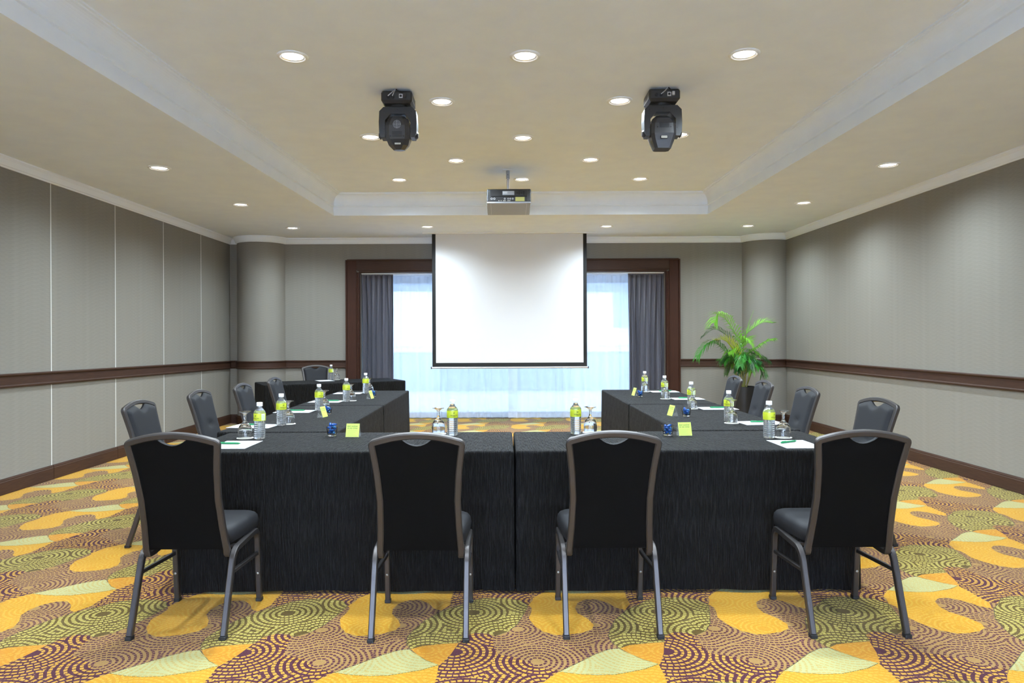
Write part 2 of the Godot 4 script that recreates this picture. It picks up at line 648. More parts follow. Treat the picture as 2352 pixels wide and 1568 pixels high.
func build_downlights() -> void:
	var spots := [
		# x, depth, height, label
		[-1.394, 4.779, TRAY, "large recessed downlight in raised ceiling, nearest row, left one"],
		[0.162, 4.787, TRAY, "large recessed downlight in raised ceiling, nearest row, middle one"],
		[1.626, 4.772, TRAY, "large recessed downlight in raised ceiling, nearest row, right one"],
		[-0.473, 5.708, TRAY, "recessed downlight just right of the left moving-head lamp"],
		[0.947, 5.705, TRAY, "recessed downlight just left of the right moving-head lamp"],
		[-1.223, 6.703, TRAY, "recessed downlight just left of the left moving-head lamp's yoke"],
		[0.205, 6.753, TRAY, "recessed downlight midway between the two moving-head lamps"],
		[1.663, 6.672, TRAY, "recessed downlight half hidden behind the right moving-head lamp"],
		[-0.479, 7.606, TRAY, "recessed downlight of the fourth row, up-left of the projector"],
		[0.947, 7.592, TRAY, "recessed downlight of the fourth row, up-right of the projector"],
		[-1.218, 8.518, TRAY, "recessed downlight of the last tray row, far left of projector"],
		[0.247, 8.521, TRAY, "recessed downlight close beside the projector pole"],
		[1.655, 8.523, TRAY, "recessed downlight of the last tray row, far right of projector"],
		[-3.205, 6.691, SOFFIT, "downlight in left lower ceiling nearest the viewer"],
		[-3.117, 8.536, SOFFIT, "downlight in left lower ceiling, second from the viewer"],
		[-3.036, 10.375, SOFFIT, "downlight in lower ceiling in front of the left round column"],
		[-1.068, 10.303, SOFFIT, "downlight in lower ceiling beside the screen's upper left corner"],
		[1.518, 10.329, SOFFIT, "downlight in lower ceiling beside the screen's upper right corner"],
		[3.569, 10.341, SOFFIT, "downlight in lower ceiling above the palm by the right column"],
		[3.627, 8.569, SOFFIT, "downlight in right lower ceiling, second from the viewer"],
		[3.623, 6.686, SOFFIT, "downlight in right lower ceiling nearest the viewer"],
	]
	var unseen := "recessed downlight in the ceiling overhead, outside the picture"
	for p in [[-1.30, 3.55], [1.63, 3.55], [-0.477, 2.0], [0.947, 2.0]]:
		spots.append([p[0], p[1], TRAY, unseen])
	for d in [2.99]:
		spots.append([-3.27, d, SOFFIT, unseen])
		spots.append([3.625, d, SOFFIT, unseen])
	var trim := mb().lathe([Vector2(0.078, 0.0), Vector2(0.078, -0.007), Vector2(0.084, -0.011), Vector2(0.096, -0.009), Vector2(0.103, -0.003), Vector2(0.103, 0.0)], 40)
	var trim_mesh := trim.mesh()
	var cup := mb().lathe([Vector2(0.0695, -0.0012), Vector2(0.0775, -0.0065)], 40).mesh()
	var disc := mb().lathe([Vector2(0.0, -0.0030), Vector2(0.03, -0.0028), Vector2(0.070, -0.0011)], 40).mesh()
	for s in spots:
		var o := thing("downlight", s[3], "light", Vector3(s[0], s[2], -s[1]), 0.0, "downlights recessed in the ceiling")
		put(o, "trim_ring", trim_mesh, M.moulding)
		put(o, "reflector", cup, M.reflector)
		put(o, "glowing_lens", disc, M.glow)
		var l := SpotLight3D.new()
		l.name = "lamp"
		l.position = Vector3(0, -0.016, 0)
		l.rotation.x = -PI / 2
		l.light_color = Color(0.88, 0.95, 1.0)
		l.light_energy = LAMP_ENERGY
		l.spot_angle = 80.0
		l.spot_angle_attenuation = 1.0
		l.spot_range = 16.0
		l.spot_attenuation = 2.0
		l.light_size = 0.07
		l.shadow_enabled = true
		o.add_child(l)


# ---------------------------------------------------------------- the room
func run(profile: Array, a: Vector3, b: Vector3, inward: Vector3) -> MB:
	# a moulding: profile (out from the wall, up) drawn from a to b
	var o := mb()
	var d := (b - a).normalized()
	var along := 0.0
	for k in profile.size() - 1:
		var p: Vector2 = profile[k]
		var q: Vector2 = profile[k + 1]
		var e := (q - p).normalized()
		var nn := inward * e.y - Vector3.UP * e.x
		var pa := inward * p.x + Vector3.UP * p.y
		var qa := inward * q.x + Vector3.UP * q.y
		o.quad(a + pa, b + pa, b + qa, a + qa, nn)
	for end in [a, b]:
		var loop := []
		for p in profile:
			loop.append(end + inward * p.x + Vector3.UP * p.y)
		o.cap(loop, d * (-1.0 if end == a else 1.0))
	return o


func ring(profile: Array, r: float, a0: float, a1: float) -> MB:
	var pr := []
	for p in profile:
		pr.append(Vector2(r + p.x, p.y))
	return mb().lathe(pr, 40, a0, a1, 0.9)


const CROWN := [Vector2(0, 0), Vector2(0.014, 0), Vector2(0.018, 0.012), Vector2(0.026, 0.018), Vector2(0.030, 0.030), Vector2(0.042, 0.062), Vector2(0.056, 0.078), Vector2(0.060, 0.082), Vector2(0.060, 0.095)]
const RAIL := [Vector2(0, 0), Vector2(0.020, 0.0), Vector2(0.030, 0.006), Vector2(0.032, 0.016), Vector2(0.024, 0.024), Vector2(0.018, 0.026), Vector2(0.018, 0.098), Vector2(0.026, 0.102), Vector2(0.034, 0.110), Vector2(0.034, 0.119), Vector2(0.028, 0.125), Vector2(0, 0.125)]
const BASE := [Vector2(0, 0.004), Vector2(0.022, 0.004), Vector2(0.022, 0.112), Vector2(0.018, 0.116), Vector2(0.018, 0.126), Vector2(0.013, 0.138), Vector2(0, 0.138)]


func build_room() -> void:
	var floor_mb := mb()
	var p := 0.914
	var x0 := LEFT - 0.15
	var x1 := RIGHT + 0.15
	var z1 := 12.12
	floor_mb.quad(Vector3(x0, 0, -FRONT), Vector3(x1, 0, -FRONT), Vector3(x1, 0, -z1), Vector3(x0, 0, -z1), Vector3.UP, Vector2(x0 / p, FRONT / p), Vector2(x1 / p, FRONT / p), Vector2(x1 / p, z1 / p), Vector2(x0 / p, z1 / p))
	floor_mb.quad(Vector3(x0, -0.1, -FRONT), Vector3(x1, -0.1, -FRONT), Vector3(x1, -0.1, -z1), Vector3(x0, -0.1, -z1), Vector3.DOWN)
	struct("floor", "carpet of yellow, olive and burgundy patches woven with rings of dashes", "carpet", floor_mb, M.carpet)

	# lower ceiling as a frame round the raised tray, whose left edge runs slightly askew
	var tray := [Vector2(-2.196, -9.357), Vector2(2.700, -9.357), Vector2(2.730, 1.5), Vector2(-2.674, 1.5)]
	var c := mb()
	var o := [Vector2(LEFT - 0.15, -BACK - 0.2), Vector2(RIGHT + 0.15, -BACK - 0.2), Vector2(RIGHT + 0.15, -FRONT + 0.15), Vector2(LEFT - 0.15, -FRONT + 0.15)]
	for k in 4:
		var a: Vector2 = o[k]
		var b: Vector2 = o[(k + 1) % 4]
		var d: Vector2 = tray[(k + 1) % 4]
		var e: Vector2 = tray[k]
		c.quad(Vector3(a.x, SOFFIT, a.y), Vector3(b.x, SOFFIT, b.y), Vector3(d.x, SOFFIT, d.y), Vector3(e.x, SOFFIT, e.y), Vector3.DOWN)
	c.box(Vector3(0.03, TRAY + 0.1, -4.3), Vector3(9.4, 0.2, 15.2))
	var ceiling := struct("ceiling", "off-white plaster ceiling with a raised rectangular tray and coved edge", "ceiling", c, M.paint)
	# cove of the tray: straight lip, bead, hollow cove, top fillet
	var prof := [Vector2(0, SOFFIT), Vector2(0.012, 3.074), Vector2(-0.006, 3.078), Vector2(-0.008, 3.090), Vector2(0.002, 3.096)]
	for k in 9:
		var t := PI / 2 * k / 8.0
		prof.append(Vector2(0.002 - 0.085 * (1.0 - cos(t)), 3.098 + 0.125 * sin(t)))
	prof.append_array([Vector2(-0.085, 3.232), Vector2(-0.102, 3.232), Vector2(-0.102, TRAY)])
	var cv := mb()
	for s in prof.size() - 1:
		for k in 4:
			var q := []
			for w in [[prof[s], k], [prof[s], (k + 1) % 4], [prof[s + 1], (k + 1) % 4], [prof[s + 1], k]]:
				var off: Vector2 = w[0]
				var corner: Vector2 = tray[w[1]]
				var sx := -1.0 if w[1] == 0 or w[1] == 3 else 1.0
				var sz := -1.0 if w[1] < 2 else 1.0
				q.append(Vector3(corner.x + sx * off.x, off.y, corner.y + sz * off.x))
			var mid := Vector3(0, q[0].y, -4.0)
			var nn: Vector3 = (q[1] - q[0]).cross(q[3] - q[0]).normalized()
			if nn.dot(mid - q[0]) < 0.0 and absf(nn.y) < 0.99:
				nn = -nn
			if absf(nn.y) >= 0.99:
				nn = Vector3.DOWN
			cv.quad(q[0], q[1], q[2], q[3], nn)
	part(ceiling, "cove", cv, M.paint)

	# left wall: movable partition panels with pale seam strips between them
	var wl := struct("wall_left", "grey movable partition wall of upright fabric panels with pale seams", "wall")
	var seams := []
	var z := 11.53
	while z > FRONT - 1.3:
		seams.append(z)
		z -= 1.152
	for k in seams.size() - 1:
		var a: float = seams[k]
		var b: float = maxf(seams[k + 1], FRONT)
		if a - b < 0.05:
			continue
		part(wl, "panel", mb().rbox(Vector3(LEFT - 0.06, 1.49, -(a + b) / 2), Vector3(0.12, 2.98, a - b - 0.012), 0.003), M.wall)
		if k > 0:
			part(wl, "seam_strip", mb().box(Vector3(LEFT - 0.06, 1.49, -a), Vector3(0.1215, 2.98, 0.012)), M.seam)
	struct("wall_right", "plain grey vinyl-covered wall with a dark chair rail", "wall", mb().box(Vector3(RIGHT + 0.075, 1.5, -4.3), Vector3(0.15, 3.0, 15.0)), M.wall)
	# unseen window added behind the viewer: cool fill for chairs, cloths and ceiling
	var wf := struct("wall_front", "grey wall at the viewer's end of the room, around an added window", "wall")
	var zf := -FRONT + 0.075
	part(wf, "wall_face", mb().box(Vector3(-3.81, 1.5, zf), Vector3(1.4, 3.0, 0.15)), M.wall)
	part(wf, "wall_face", mb().box(Vector3(3.89, 1.5, zf), Vector3(1.4, 3.0, 0.15)), M.wall)
	part(wf, "wall_face", mb().box(Vector3(0.04, 2.9, zf), Vector3(6.3, 0.2, 0.15)), M.wall)
	part(wf, "wall_face", mb().box(Vector3(0.04, 0.05, zf), Vector3(6.3, 0.1, 0.15)), M.wall)
	var wb := struct("wall_back", "grey end wall around the wide window, between two round columns", "wall")
	var xl := -2.29
	var xr := 2.645
	var top := 2.41
	part(wb, "wall_face", mb().box(Vector3((LEFT + xl) / 2 - 0.05, 1.49, -BACK - 0.1), Vector3(xl - LEFT + 0.1, 2.98, 0.2)), M.wall)
	part(wb, "wall_face", mb().box(Vector3((RIGHT + xr) / 2 + 0.05, 1.49, -BACK - 0.1), Vector3(RIGHT - xr + 0.1, 2.98, 0.2)), M.wall)
	part(wb, "wall_face", mb().box(Vector3((xl + xr) / 2, (top + 2.98) / 2, -BACK - 0.1), Vector3(xr - xl, 2.98 - top, 0.2)), M.wall)
	# the niche behind the casing in which the curtains hang
	part(wb, "niche_side", mb().box(Vector3(xl - 0.05, 1.3, -BACK - 0.42), Vector3(0.1, 2.6, 0.5)), M.wall)
	part(wb, "niche_side", mb().box(Vector3(xr + 0.05, 1.3, -BACK - 0.42), Vector3(0.1, 2.6, 0.5)), M.wall)
	part(wb, "niche_head", mb().box(Vector3((xl + xr) / 2, top + 0.11, -BACK - 0.42), Vector3(xr - xl + 0.2, 0.16, 0.5)), M.paint)
	var cl := Vector3(-3.865, 0, -11.53)
	var cr := Vector3(4.26, 0, -11.52)
	for cc in [[cl, 0.385], [cr, 0.40]]:
		part(wb, "round_column", mb(cc[0]).lathe([Vector2(cc[1], 0.0), Vector2(cc[1], 2.98)], 64), M.wall)

	# crown mouldings, chair rails and baseboards
	var y := SOFFIT - 0.095
	struct("trim_1", "white crown moulding along the left partition wall", "moulding", run(CROWN, Vector3(LEFT, y, -BACK), Vector3(LEFT, y, -FRONT), Vector3.RIGHT), M.moulding)
	struct("trim_2", "white crown moulding along the right wall", "moulding", run(CROWN, Vector3(RIGHT, y, -BACK), Vector3(RIGHT, y, -FRONT), Vector3.LEFT), M.moulding)
	struct("trim_3", "white crown moulding over the window wall", "moulding", run(CROWN, Vector3(LEFT, y, -BACK), Vector3(RIGHT, y, -BACK), Vector3.BACK), M.moulding)
	struct("trim_4", "curved white crown moulding round the left column", "moulding", ring(CROWN, 0.385, -PI * 0.5, PI * 0.5), M.moulding).position = cl + Vector3.UP * y
	struct("trim_5", "curved white crown moulding round the right column", "moulding", ring(CROWN, 0.40, -PI * 0.5, PI * 0.5), M.moulding).position = cr + Vector3.UP * y
	var ry := 0.875
	# the left rail climbs a little toward the viewer, as in the photograph
	struct("trim_6", "dark wooden chair rail along the left partition wall", "chair rail", run(RAIL, Vector3(LEFT, 0.872, -11.53), Vector3(LEFT, 1.032, -FRONT), Vector3.RIGHT), M.wood)
	struct("trim_7", "dark wooden chair rail along the right wall", "chair rail", run(RAIL, Vector3(RIGHT, ry, -BACK), Vector3(RIGHT, ry, -FRONT), Vector3.LEFT), M.wood)
	struct("trim_8", "dark wooden chair rail between left column and window casing", "chair rail", run(RAIL, Vector3(LEFT, ry, -BACK), Vector3(-2.5, ry, -BACK), Vector3.BACK), M.wood)
	struct("trim_9", "dark wooden chair rail behind the palm, right of window casing", "chair rail", run(RAIL, Vector3(2.84, ry, -BACK), Vector3(RIGHT, ry, -BACK), Vector3.BACK), M.wood)
	struct("trim_10", "curved dark chair rail round the left column", "chair rail", ring(RAIL, 0.385, -PI * 0.5, PI * 0.5), M.wood).position = cl + Vector3.UP * ry
	struct("trim_11", "curved dark chair rail round the right column", "chair rail", ring(RAIL, 0.40, -PI * 0.5, PI * 0.5), M.wood).position = cr + Vector3.UP * ry
	var bl := struct("baseboard_left", "dark wooden baseboard in lengths, one under each partition panel", "baseboard")
	for k in seams.size() - 1:
		var b: float = maxf(seams[k + 1], FRONT)
		if seams[k] - b > 0.05:
			part(bl, "board", run(BASE, Vector3(LEFT, 0, -seams[k] + 0.003), Vector3(LEFT, 0, -b - 0.003), Vector3.RIGHT), M.wood)
	struct("baseboard_right", "dark wooden baseboard along the right wall", "baseboard", run(BASE, Vector3(RIGHT, 0, -BACK), Vector3(RIGHT, 0, -FRONT), Vector3.LEFT), M.wood)
	var bb := struct("baseboard_back", "dark wooden baseboard along window wall and round columns", "baseboard")
	part(bb, "board", run(BASE, Vector3(LEFT, 0, -BACK), Vector3(-2.5, 0, -BACK), Vector3.BACK), M.wood)
	part(bb, "board", run(BASE, Vector3(2.84, 0, -BACK), Vector3(RIGHT, 0, -BACK), Vector3.BACK), M.wood)
	for cc in [[cl, 0.385], [cr, 0.40]]:
		var o2 := part(bb, "curved_board", ring(BASE, cc[1], -PI * 0.5, PI * 0.5), M.wood)
		o2.position = cc[0]


func build_window() -> void:
	# x, outer and inner edges of the casing
	var xl := -2.29
	var xr := 2.645
	var top := 2.41
	var w := struct("window_1", "wide floor-length window in a broad dark wooden casing", "window")
	# casing: flat board 0.215 wide, raised outer edge, stepped inner bead
	var flat := 0.03
	for side in [[xl, -1.0], [xr, 1.0]]:
		var x: float = side[0]
		var s: float = side[1]
		part(w, "casing_side", mb().rbox(Vector3(x + s * 0.118, 1.296, -BACK + flat / 2), Vector3(0.15, 2.592, flat), 0.004), M.wood_up)
		part(w, "casing_edge", mb().rbox(Vector3(x + s * 0.205, 1.302, -BACK + 0.022), Vector3(0.024, 2.604, 0.044), 0.005), M.wood_up)
		part(w, "casing_bead", mb().rbox(Vector3(x + s * 0.030, 1.205, -BACK + 0.020), Vector3(0.020, 2.41, 0.040), 0.006), M.wood_up)
		part(w, "casing_bead", mb().rbox(Vector3(x + s * 0.008, 1.205, -BACK - 0.02), Vector3(0.024, 2.41, 0.10), 0.006), M.wood_up)
	var xm := (xl + xr) / 2
	var wd := xr - xl
	part(w, "casing_head", mb().rbox(Vector3(xm, top + 0.109, -BACK + flat / 2), Vector3(wd + 0.085, 0.145, flat), 0.004), M.wood)
	part(w, "casing_edge", mb().rbox(Vector3(xm, top + 0.193, -BACK + 0.022), Vector3(wd + 0.386, 0.024, 0.044), 0.005), M.wood)
	part(w, "casing_bead", mb().rbox(Vector3(xm, top + 0.030, -BACK + 0.020), Vector3(wd + 0.06, 0.020, 0.040), 0.006), M.wood)
	part(w, "casing_bead", mb().rbox(Vector3(xm, top + 0.008, -BACK - 0.02), Vector3(wd, 0.024, 0.10), 0.006), M.wood)
	# aluminium frame and panes
	var z := -12.06
	for yy in [[0.05, 0.10], [2.34, 0.14]]:
		part(w, "frame_rail", mb().rbox(Vector3(xm, yy[0], z), Vector3(wd, yy[1], 0.06), 0.004), M.alu)
	var bars := [xl + 0.03, xr - 0.03]
	for k in bars.size():
		part(w, "mullion", mb().rbox(Vector3(bars[k], 1.185, z), Vector3(0.05, 2.17, 0.06), 0.004), M.alu)
		if k > 0:
			part(w, "pane", mb().box(Vector3((bars[k] + bars[k - 1]) / 2, 1.185, z), Vector3(bars[k] - bars[k - 1] - 0.05, 2.17, 0.006)), M.dimming_pane)

	var w2 := struct("window_2", "wide added window at the viewer's end, outside the picture", "window")  # added out of view to bring in cool daylight
	for xx in [-3.08, -1.52, 0.04, 1.60, 3.16]:
		part(w2, "mullion", mb().rbox(Vector3(xx, 1.45, -FRONT + 0.1), Vector3(0.06, 2.7, 0.06), 0.004), M.alu)
	for yy in [0.13, 2.77]:
		part(w2, "frame_rail", mb().rbox(Vector3(0.04, yy, -FRONT + 0.1), Vector3(6.3, 0.06, 0.06), 0.004), M.alu)
	for xx in [-2.30, -0.74, 0.82, 2.38]:
		part(w2, "pane", mb().box(Vector3(xx, 1.45, -FRONT + 0.1), Vector3(1.5, 2.58, 0.006)), M.pane)
	# dark drapes
	curtain("curtain", "dark grey pleated drape at the left of the window, behind the angled table", -2.285, -1.775, 11.66, 0.02, 2.39, 6.0, 0.052, M.drape, 3)
	curtain("curtain", "dark grey pleated drape at the right of the window", 2.06, 2.64, 11.66, 0.02, 2.39, 7.0, 0.052, M.drape, 5)
	curtain("sheer_curtain", "sheer white curtain across the window, left of and below the screen", -2.24, 0.26, 11.86, 0.028, 2.39, 17.0, 0.028, M.sheer, 8)
	curtain("sheer_curtain", "sheer white curtain across the window, right of and below the screen", 0.10, 2.62, 11.80, 0.028, 2.39, 17.0, 0.028, M.sheer, 9)
	curtain("sheer_curtain", "added sheer white curtain over the added window at the viewer's end, outside the picture", -3.15, 3.23, FRONT + 0.06, 0.06, 2.84, 36.0, 0.025, M.sheer, 10)  # added there to scatter daylight towards the ceiling
	part(w, "curtain_track", mb().rbox(Vector3(xm, 2.398, -11.75), Vector3(wd - 0.02, 0.02, 0.32), 0.004), M.white_plastic)


func curtain(called: String, label: String, x0: float, x1: float, depth: float, y0: float, y1: float, folds: float, amp: float, m: Material, seed_: int) -> void:
	var r := RandomNumberGenerator.new()
	r.seed = seed_
	var ph := []
	for k in int(folds) + 3:
		ph.append([r.randf_range(-0.35, 0.35), r.randf_range(0.55, 1.2)])
	var rows := []
	var n := int(folds * 14)
	var levels := 16
	for j in levels + 1:
		var t := float(j) / levels
		var row := []
		for i in n + 1:
			var u := float(i) / n
			var f := u * folds
			var k := int(f)
			var ofs: float = lerpf(ph[k][0], ph[k + 1][0], f - k)
			var am: float = lerpf(ph[k][1], ph[k + 1][1], f - k)
			# pinched pleats at the heading, looser and wandering folds lower down
			var loose := smoothstep(0.0, 0.55, 1.0 - t)
			var a := (f + ofs * loose * 0.9) * TAU
			var d := sin(a) * amp * am * (0.45 + 0.55 * loose)
			d += cos(a * 2.0) * amp * 0.22 * (1.0 - loose)
			var xx := lerpf(x0, x1, u) + cos(a) * amp * 0.28 * loose
			row.append(Vector3(xx, lerpf(y0, y1, t), -depth + d))
		rows.append(row)
	var b := mb()
	b.sheet(rows, false, 1.0)
	if m == M.drape:
		var back := []
		for row in rows:
			var rr := []
			for q in row:
				rr.append(q + Vector3(0, 0, -0.004))
			back.append(rr)
		b.sheet(back, false, -1.0)
	var o := thing(called, label, "curtain", Vector3((x0 + x1) / 2, y0, -depth), 0.0, "")
	b.x = Transform3D.IDENTITY
	for k in b.v.size():
		b.v[k] -= o.position
	part(o, "cloth", b, m)
	part(o, "heading_tape", mb().rbox(Vector3(0, y1 - y0 - 0.012, 0), Vector3(x1 - x0, 0.022, 0.012), 0.003), m)


func build_outdoors() -> void:
	struct("terrace", "pale paved terrace outside the window", "terrace", mb().box(Vector3(0, -0.18, -20.6), Vector3(40, 0.2, 17)), M.outdoor_floor)
	var e := thing("terrace_canopy", "grey canopy beam outside, seen through the sheer curtain", "canopy", Vector3(0, 0, -16.6), 0.0)
	part(e, "beam", mb(Vector3.ZERO).rbox(Vector3(0, 2.53, 0), Vector3(16, 0.22, 0.3), 0.01), M.outdoor_grey)
	for k in [-4.5, 4.5]:
		part(e, "post", mb().rbox(Vector3(k, 1.16, 0), Vector3(0.25, 2.52, 0.25), 0.01), M.outdoor_wall)
	e.rotation.y = 0.11
	var par := thing("parapet_wall", "low pale wall across the terrace, seen through the sheer curtain", "wall", Vector3(0, -0.08, -19.2))
	part(par, "wall_body", mb().box(Vector3(0, 0.52, 0), Vector3(30, 1.04, 0.2)), M.outdoor_grey)
	part(par, "coping", mb().rbox(Vector3(0, 1.075, 0), Vector3(30, 0.07, 0.3), 0.01), M.outdoor_wall)
	var h := thing("neighbouring_building", "white building with windows faintly seen through sheer curtain", "building", Vector3(0, -0.08, -29))
	part(h, "facade", mb().box(Vector3(0, 4.0, -0.5), Vector3(44, 8, 1)), M.outdoor_wall)
	for x in [-9.0, -5.5, -2.0, 1.6, 5.1, 8.6]:
		for y in [2.6, 6.0]:
			var f := part(h, "window_surround", mb().rbox(Vector3(x, y, 0.03), Vector3(1.5, 1.9, 0.1), 0.01), M.outdoor_wall)
			part(f, "pane", mb().box(Vector3(x, y, 0.085), Vector3(1.2, 1.6, 0.02)), M.outdoor_grey)
	for y in [1.2, 4.3]:
		part(h, "string_course", mb().rbox(Vector3(0, y, 0.06), Vector3(44, 0.22, 0.16), 0.01), M.outdoor_wall)


# ---------------------------------------------------------------- tables
func cloth_mesh(length: float, width: float, height: float, seed_: int) -> MB:
	var r := RandomNumberGenerator.new()
	r.seed = seed_
	var hl := length / 2
	var hw := width / 2
	var cr := 0.022
	# outline: points with outward directions and distance along the hem
	var pts := []
	var corners := [Vector2(hl - cr, hw - cr), Vector2(-hl + cr, hw - cr), Vector2(-hl + cr, -hw + cr), Vector2(hl - cr, -hw + cr)]
	for k in 4:
		for s in 5:
			var a := PI / 2 * k + PI / 2 * s / 4.0
			var e := Vector2(cos(a), sin(a))
			pts.append([corners[k] + e * cr, e])
		var na := PI / 2 * (k + 1)
		var e2 := Vector2(cos(na), sin(na))
		var from: Vector2 = corners[k] + e2 * cr
		var to: Vector2 = corners[(k + 1) % 4] + e2 * cr
		var m := int(from.distance_to(to) / 0.028)
		for s in range(1, m):
			pts.append([from.lerp(to, float(s) / m), e2])
	var n := pts.size()
	var w := []
	for k in 7:
		w.append([r.randi_range(3, 26), r.randf() * TAU, r.randf_range(0.3, 1.0)])
	var levels := [[-0.014, height], [-0.006, height - 0.0015], [-0.001, height - 0.006], [0.001, height - 0.014]]
	for k in 11:
		var t := float(k + 1) / 11
		levels.append([0.001 + 0.002 * t, lerpf(height - 0.014, 0.016, t)])
	var rows := []
	var uvs := []
	for j in levels.size():
		var row := []
		var uv := []
		var s := 0.0
		var t := clampf((height - levels[j][1]) / height, 0.0, 1.0)
		for i in n:
			var p: Vector2 = pts[i][0]
			var e: Vector2 = pts[i][1]
			if i > 0:
				s += p.distance_to(pts[i - 1][0])
			var fold := 0.0
			for q in w:
				fold += sin(q[0] * TAU * i / n + q[1]) * q[2]
			var corner := 1e9
			for c in corners:
				corner = minf(corner, p.distance_to(c))
			fold = fold * (0.0028 if absf(e.y) > 0.5 else 0.0005) * t + (0.010 if absf(e.y) > 0.5 else 0.001) * t * exp(-pow(corner / 0.09, 2.0)) - 0.008 * t * exp(-pow((corner - 0.17) / 0.06, 2.0))
			var q2: Vector2 = p + e * (levels[j][0] + fold)
			var y: float = levels[j][1]
			if j == levels.size() - 1:
				y += 0.004 * sin(5.0 * TAU * i / n + seed_) - 0.004 * exp(-pow(corner / 0.08, 2.0))
			elif j > 3:
				y += 0.0
			if j == 0:
				y += 0.0
			row.append(Vector3(q2.x, y, q2.y))
			uv.append(Vector2(s + seed_ * 0.37, -y))
		rows.append(row)
		uvs.append(uv)
	var b := mb()
	# seam of the loop: repeat the first point so the weave does not smear
	for j in rows.size():
		rows[j].append(rows[j][0])
		uvs[j].append(Vector2(uvs[j][n - 1].x + 0.01, uvs[j][0].y))
	b.sheet(rows, false, 1.0, uvs)
	# top, laid as a grid with slight waves
	var nx := int(length / 0.05)
	var nz := int(width / 0.05)
	var top := []
	var tuv := []
	for j in nz + 1:
		var row := []
		var uv := []
		for i in nx + 1:
			var p := Vector2(lerpf(-hl + 0.014, hl - 0.014, float(i) / nx), lerpf(-hw + 0.014, hw - 0.014, float(j) / nz))
			row.append(Vector3(p.x, height, p.y))
			uv.append(Vector2(p.x + seed_, p.y + seed_ * 0.3))
		top.append(row)
		tuv.append(uv)
	b.sheet(top, false, -1.0, tuv)
	return b


func build_tables() -> void:
	var list := [
		# centre x, centre depth, length, width, turn, label
		[-0.845, 4.182, 1.812, 0.78, 0.0, "black-clothed table nearest the viewer, left half of the front pair"],
		[0.985, 4.182, 1.828, 0.78, 0.0, "black-clothed table nearest the viewer, right half of the front pair"],
		[-1.457, 5.497, 1.765, 0.785, PI / 2, "black-clothed table of the left arm, next to the front tables"],
		[-1.460, 7.292, 1.755, 0.79, PI / 2, "black-clothed table of the left arm, nearer the window"],
		[1.533, 5.497, 1.765, 0.80, PI / 2, "black-clothed table of the right arm, next to the front tables"],
		[1.535, 7.292, 1.755, 0.80, PI / 2, "black-clothed table of the right arm, nearer the window"],
	]
	# the far table stands askew: its front edge runs from (-3.05, 9.16) to (-1.36, 10.06)
	var ang := atan2(10.06 - 9.16, 1.69)
	var mid := Vector2(-2.205, 9.61) + Vector2(-sin(ang), cos(ang)) * 0.38
	list.append([mid.x, mid.y, 1.92, 0.76, ang, "black-clothed table standing askew in the far left corner"])
	var k := 0
	for a in list:
		k += 1
		var o := thing("banquet_table", a[5], "table", Vector3(a[0], 0, -a[1]), a[4], "tables under black crinkled cloths")
		var turned: bool = absf(a[4] - PI / 2) < 0.01
		var b := cloth_mesh(a[2], a[3], TABLE, k)
		if turned:
			# on the arms the puckers of the top run along the room as well
			for q in b.t.size():
				if b.n[q].y > 0.99:
					b.t[q] = Vector2(b.t[q].y, b.t[q].x)
		part(o, "tablecloth", b, M.cloth)
		part(o, "tabletop", mb().rbox(Vector3(0, TABLE - 0.018, 0), Vector3(a[2] - 0.03, 0.026, a[3] - 0.03), 0.006), M.wood)
		for sx in [-1, 1]:
			for sz in [-1, 1]:
				part(o, "leg", mb().tube([Vector3(sx * (a[2] / 2 - 0.15), 0, sz * (a[3] / 2 - 0.1)), Vector3(sx * (a[2] / 2 - 0.15), TABLE - 0.031, sz * (a[3] / 2 - 0.1))], 0.015, 8), M.frame)


# ---------------------------------------------------------------- chairs
func smooth_path(ctrl: Array, per := 6) -> Array:
	# Catmull-Rom through the control points
	var out := []
	for k in ctrl.size() - 1:
		var p0: Vector3 = ctrl[maxi(k - 1, 0)]
		var p1: Vector3 = ctrl[k]
		var p2: Vector3 = ctrl[k + 1]
		var p3: Vector3 = ctrl[mini(k + 2, ctrl.size() - 1)]
		for s in per:
			var t := float(s) / per
			out.append(0.5 * (2.0 * p1 + (p2 - p0) * t + (2.0 * p0 - 5.0 * p1 + 4.0 * p2 - p3) * t * t + (3.0 * p1 - p0 - 3.0 * p2 + p3) * t * t * t))
	out.append(ctrl[-1])
	return out


func rounded(ctrl: Array, radius: float, per := 5) -> Array:
	# straight runs with the corners rounded off
	var out := [ctrl[0]]
	for k in range(1, ctrl.size() - 1):
		var a: Vector3 = ctrl[k - 1]
		var b: Vector3 = ctrl[k]
		var c: Vector3 = ctrl[k + 1]
		var r := minf(radius, minf(a.distance_to(b), b.distance_to(c)) * 0.45)
		var p := b + (a - b).normalized() * r
		var q := b + (c - b).normalized() * r
		for s in per + 1:
			var t := float(s) / per
			out.append(p.lerp(b, t).lerp(b.lerp(q, t), t))
	out.append(ctrl[-1])
	return out


func half_width(s: float) -> float:
	# centre line of the back frame, s = height above the frame's foot along the back
	var ks := [0.0, 0.12, 0.27, 0.40, 0.555]
	var ws := [0.188, 0.179, 0.175, 0.183, 0.201]
	for k in 4:
		if s <= ks[k + 1]:
			var t: float = (s - ks[k]) / (ks[k + 1] - ks[k])
			t = clampf(t, 0.0, 1.0)
			return lerpf(ws[k], ws[k + 1], t * t * (3 - 2 * t) * 0.5 + t * 0.5)
	return ws[4]


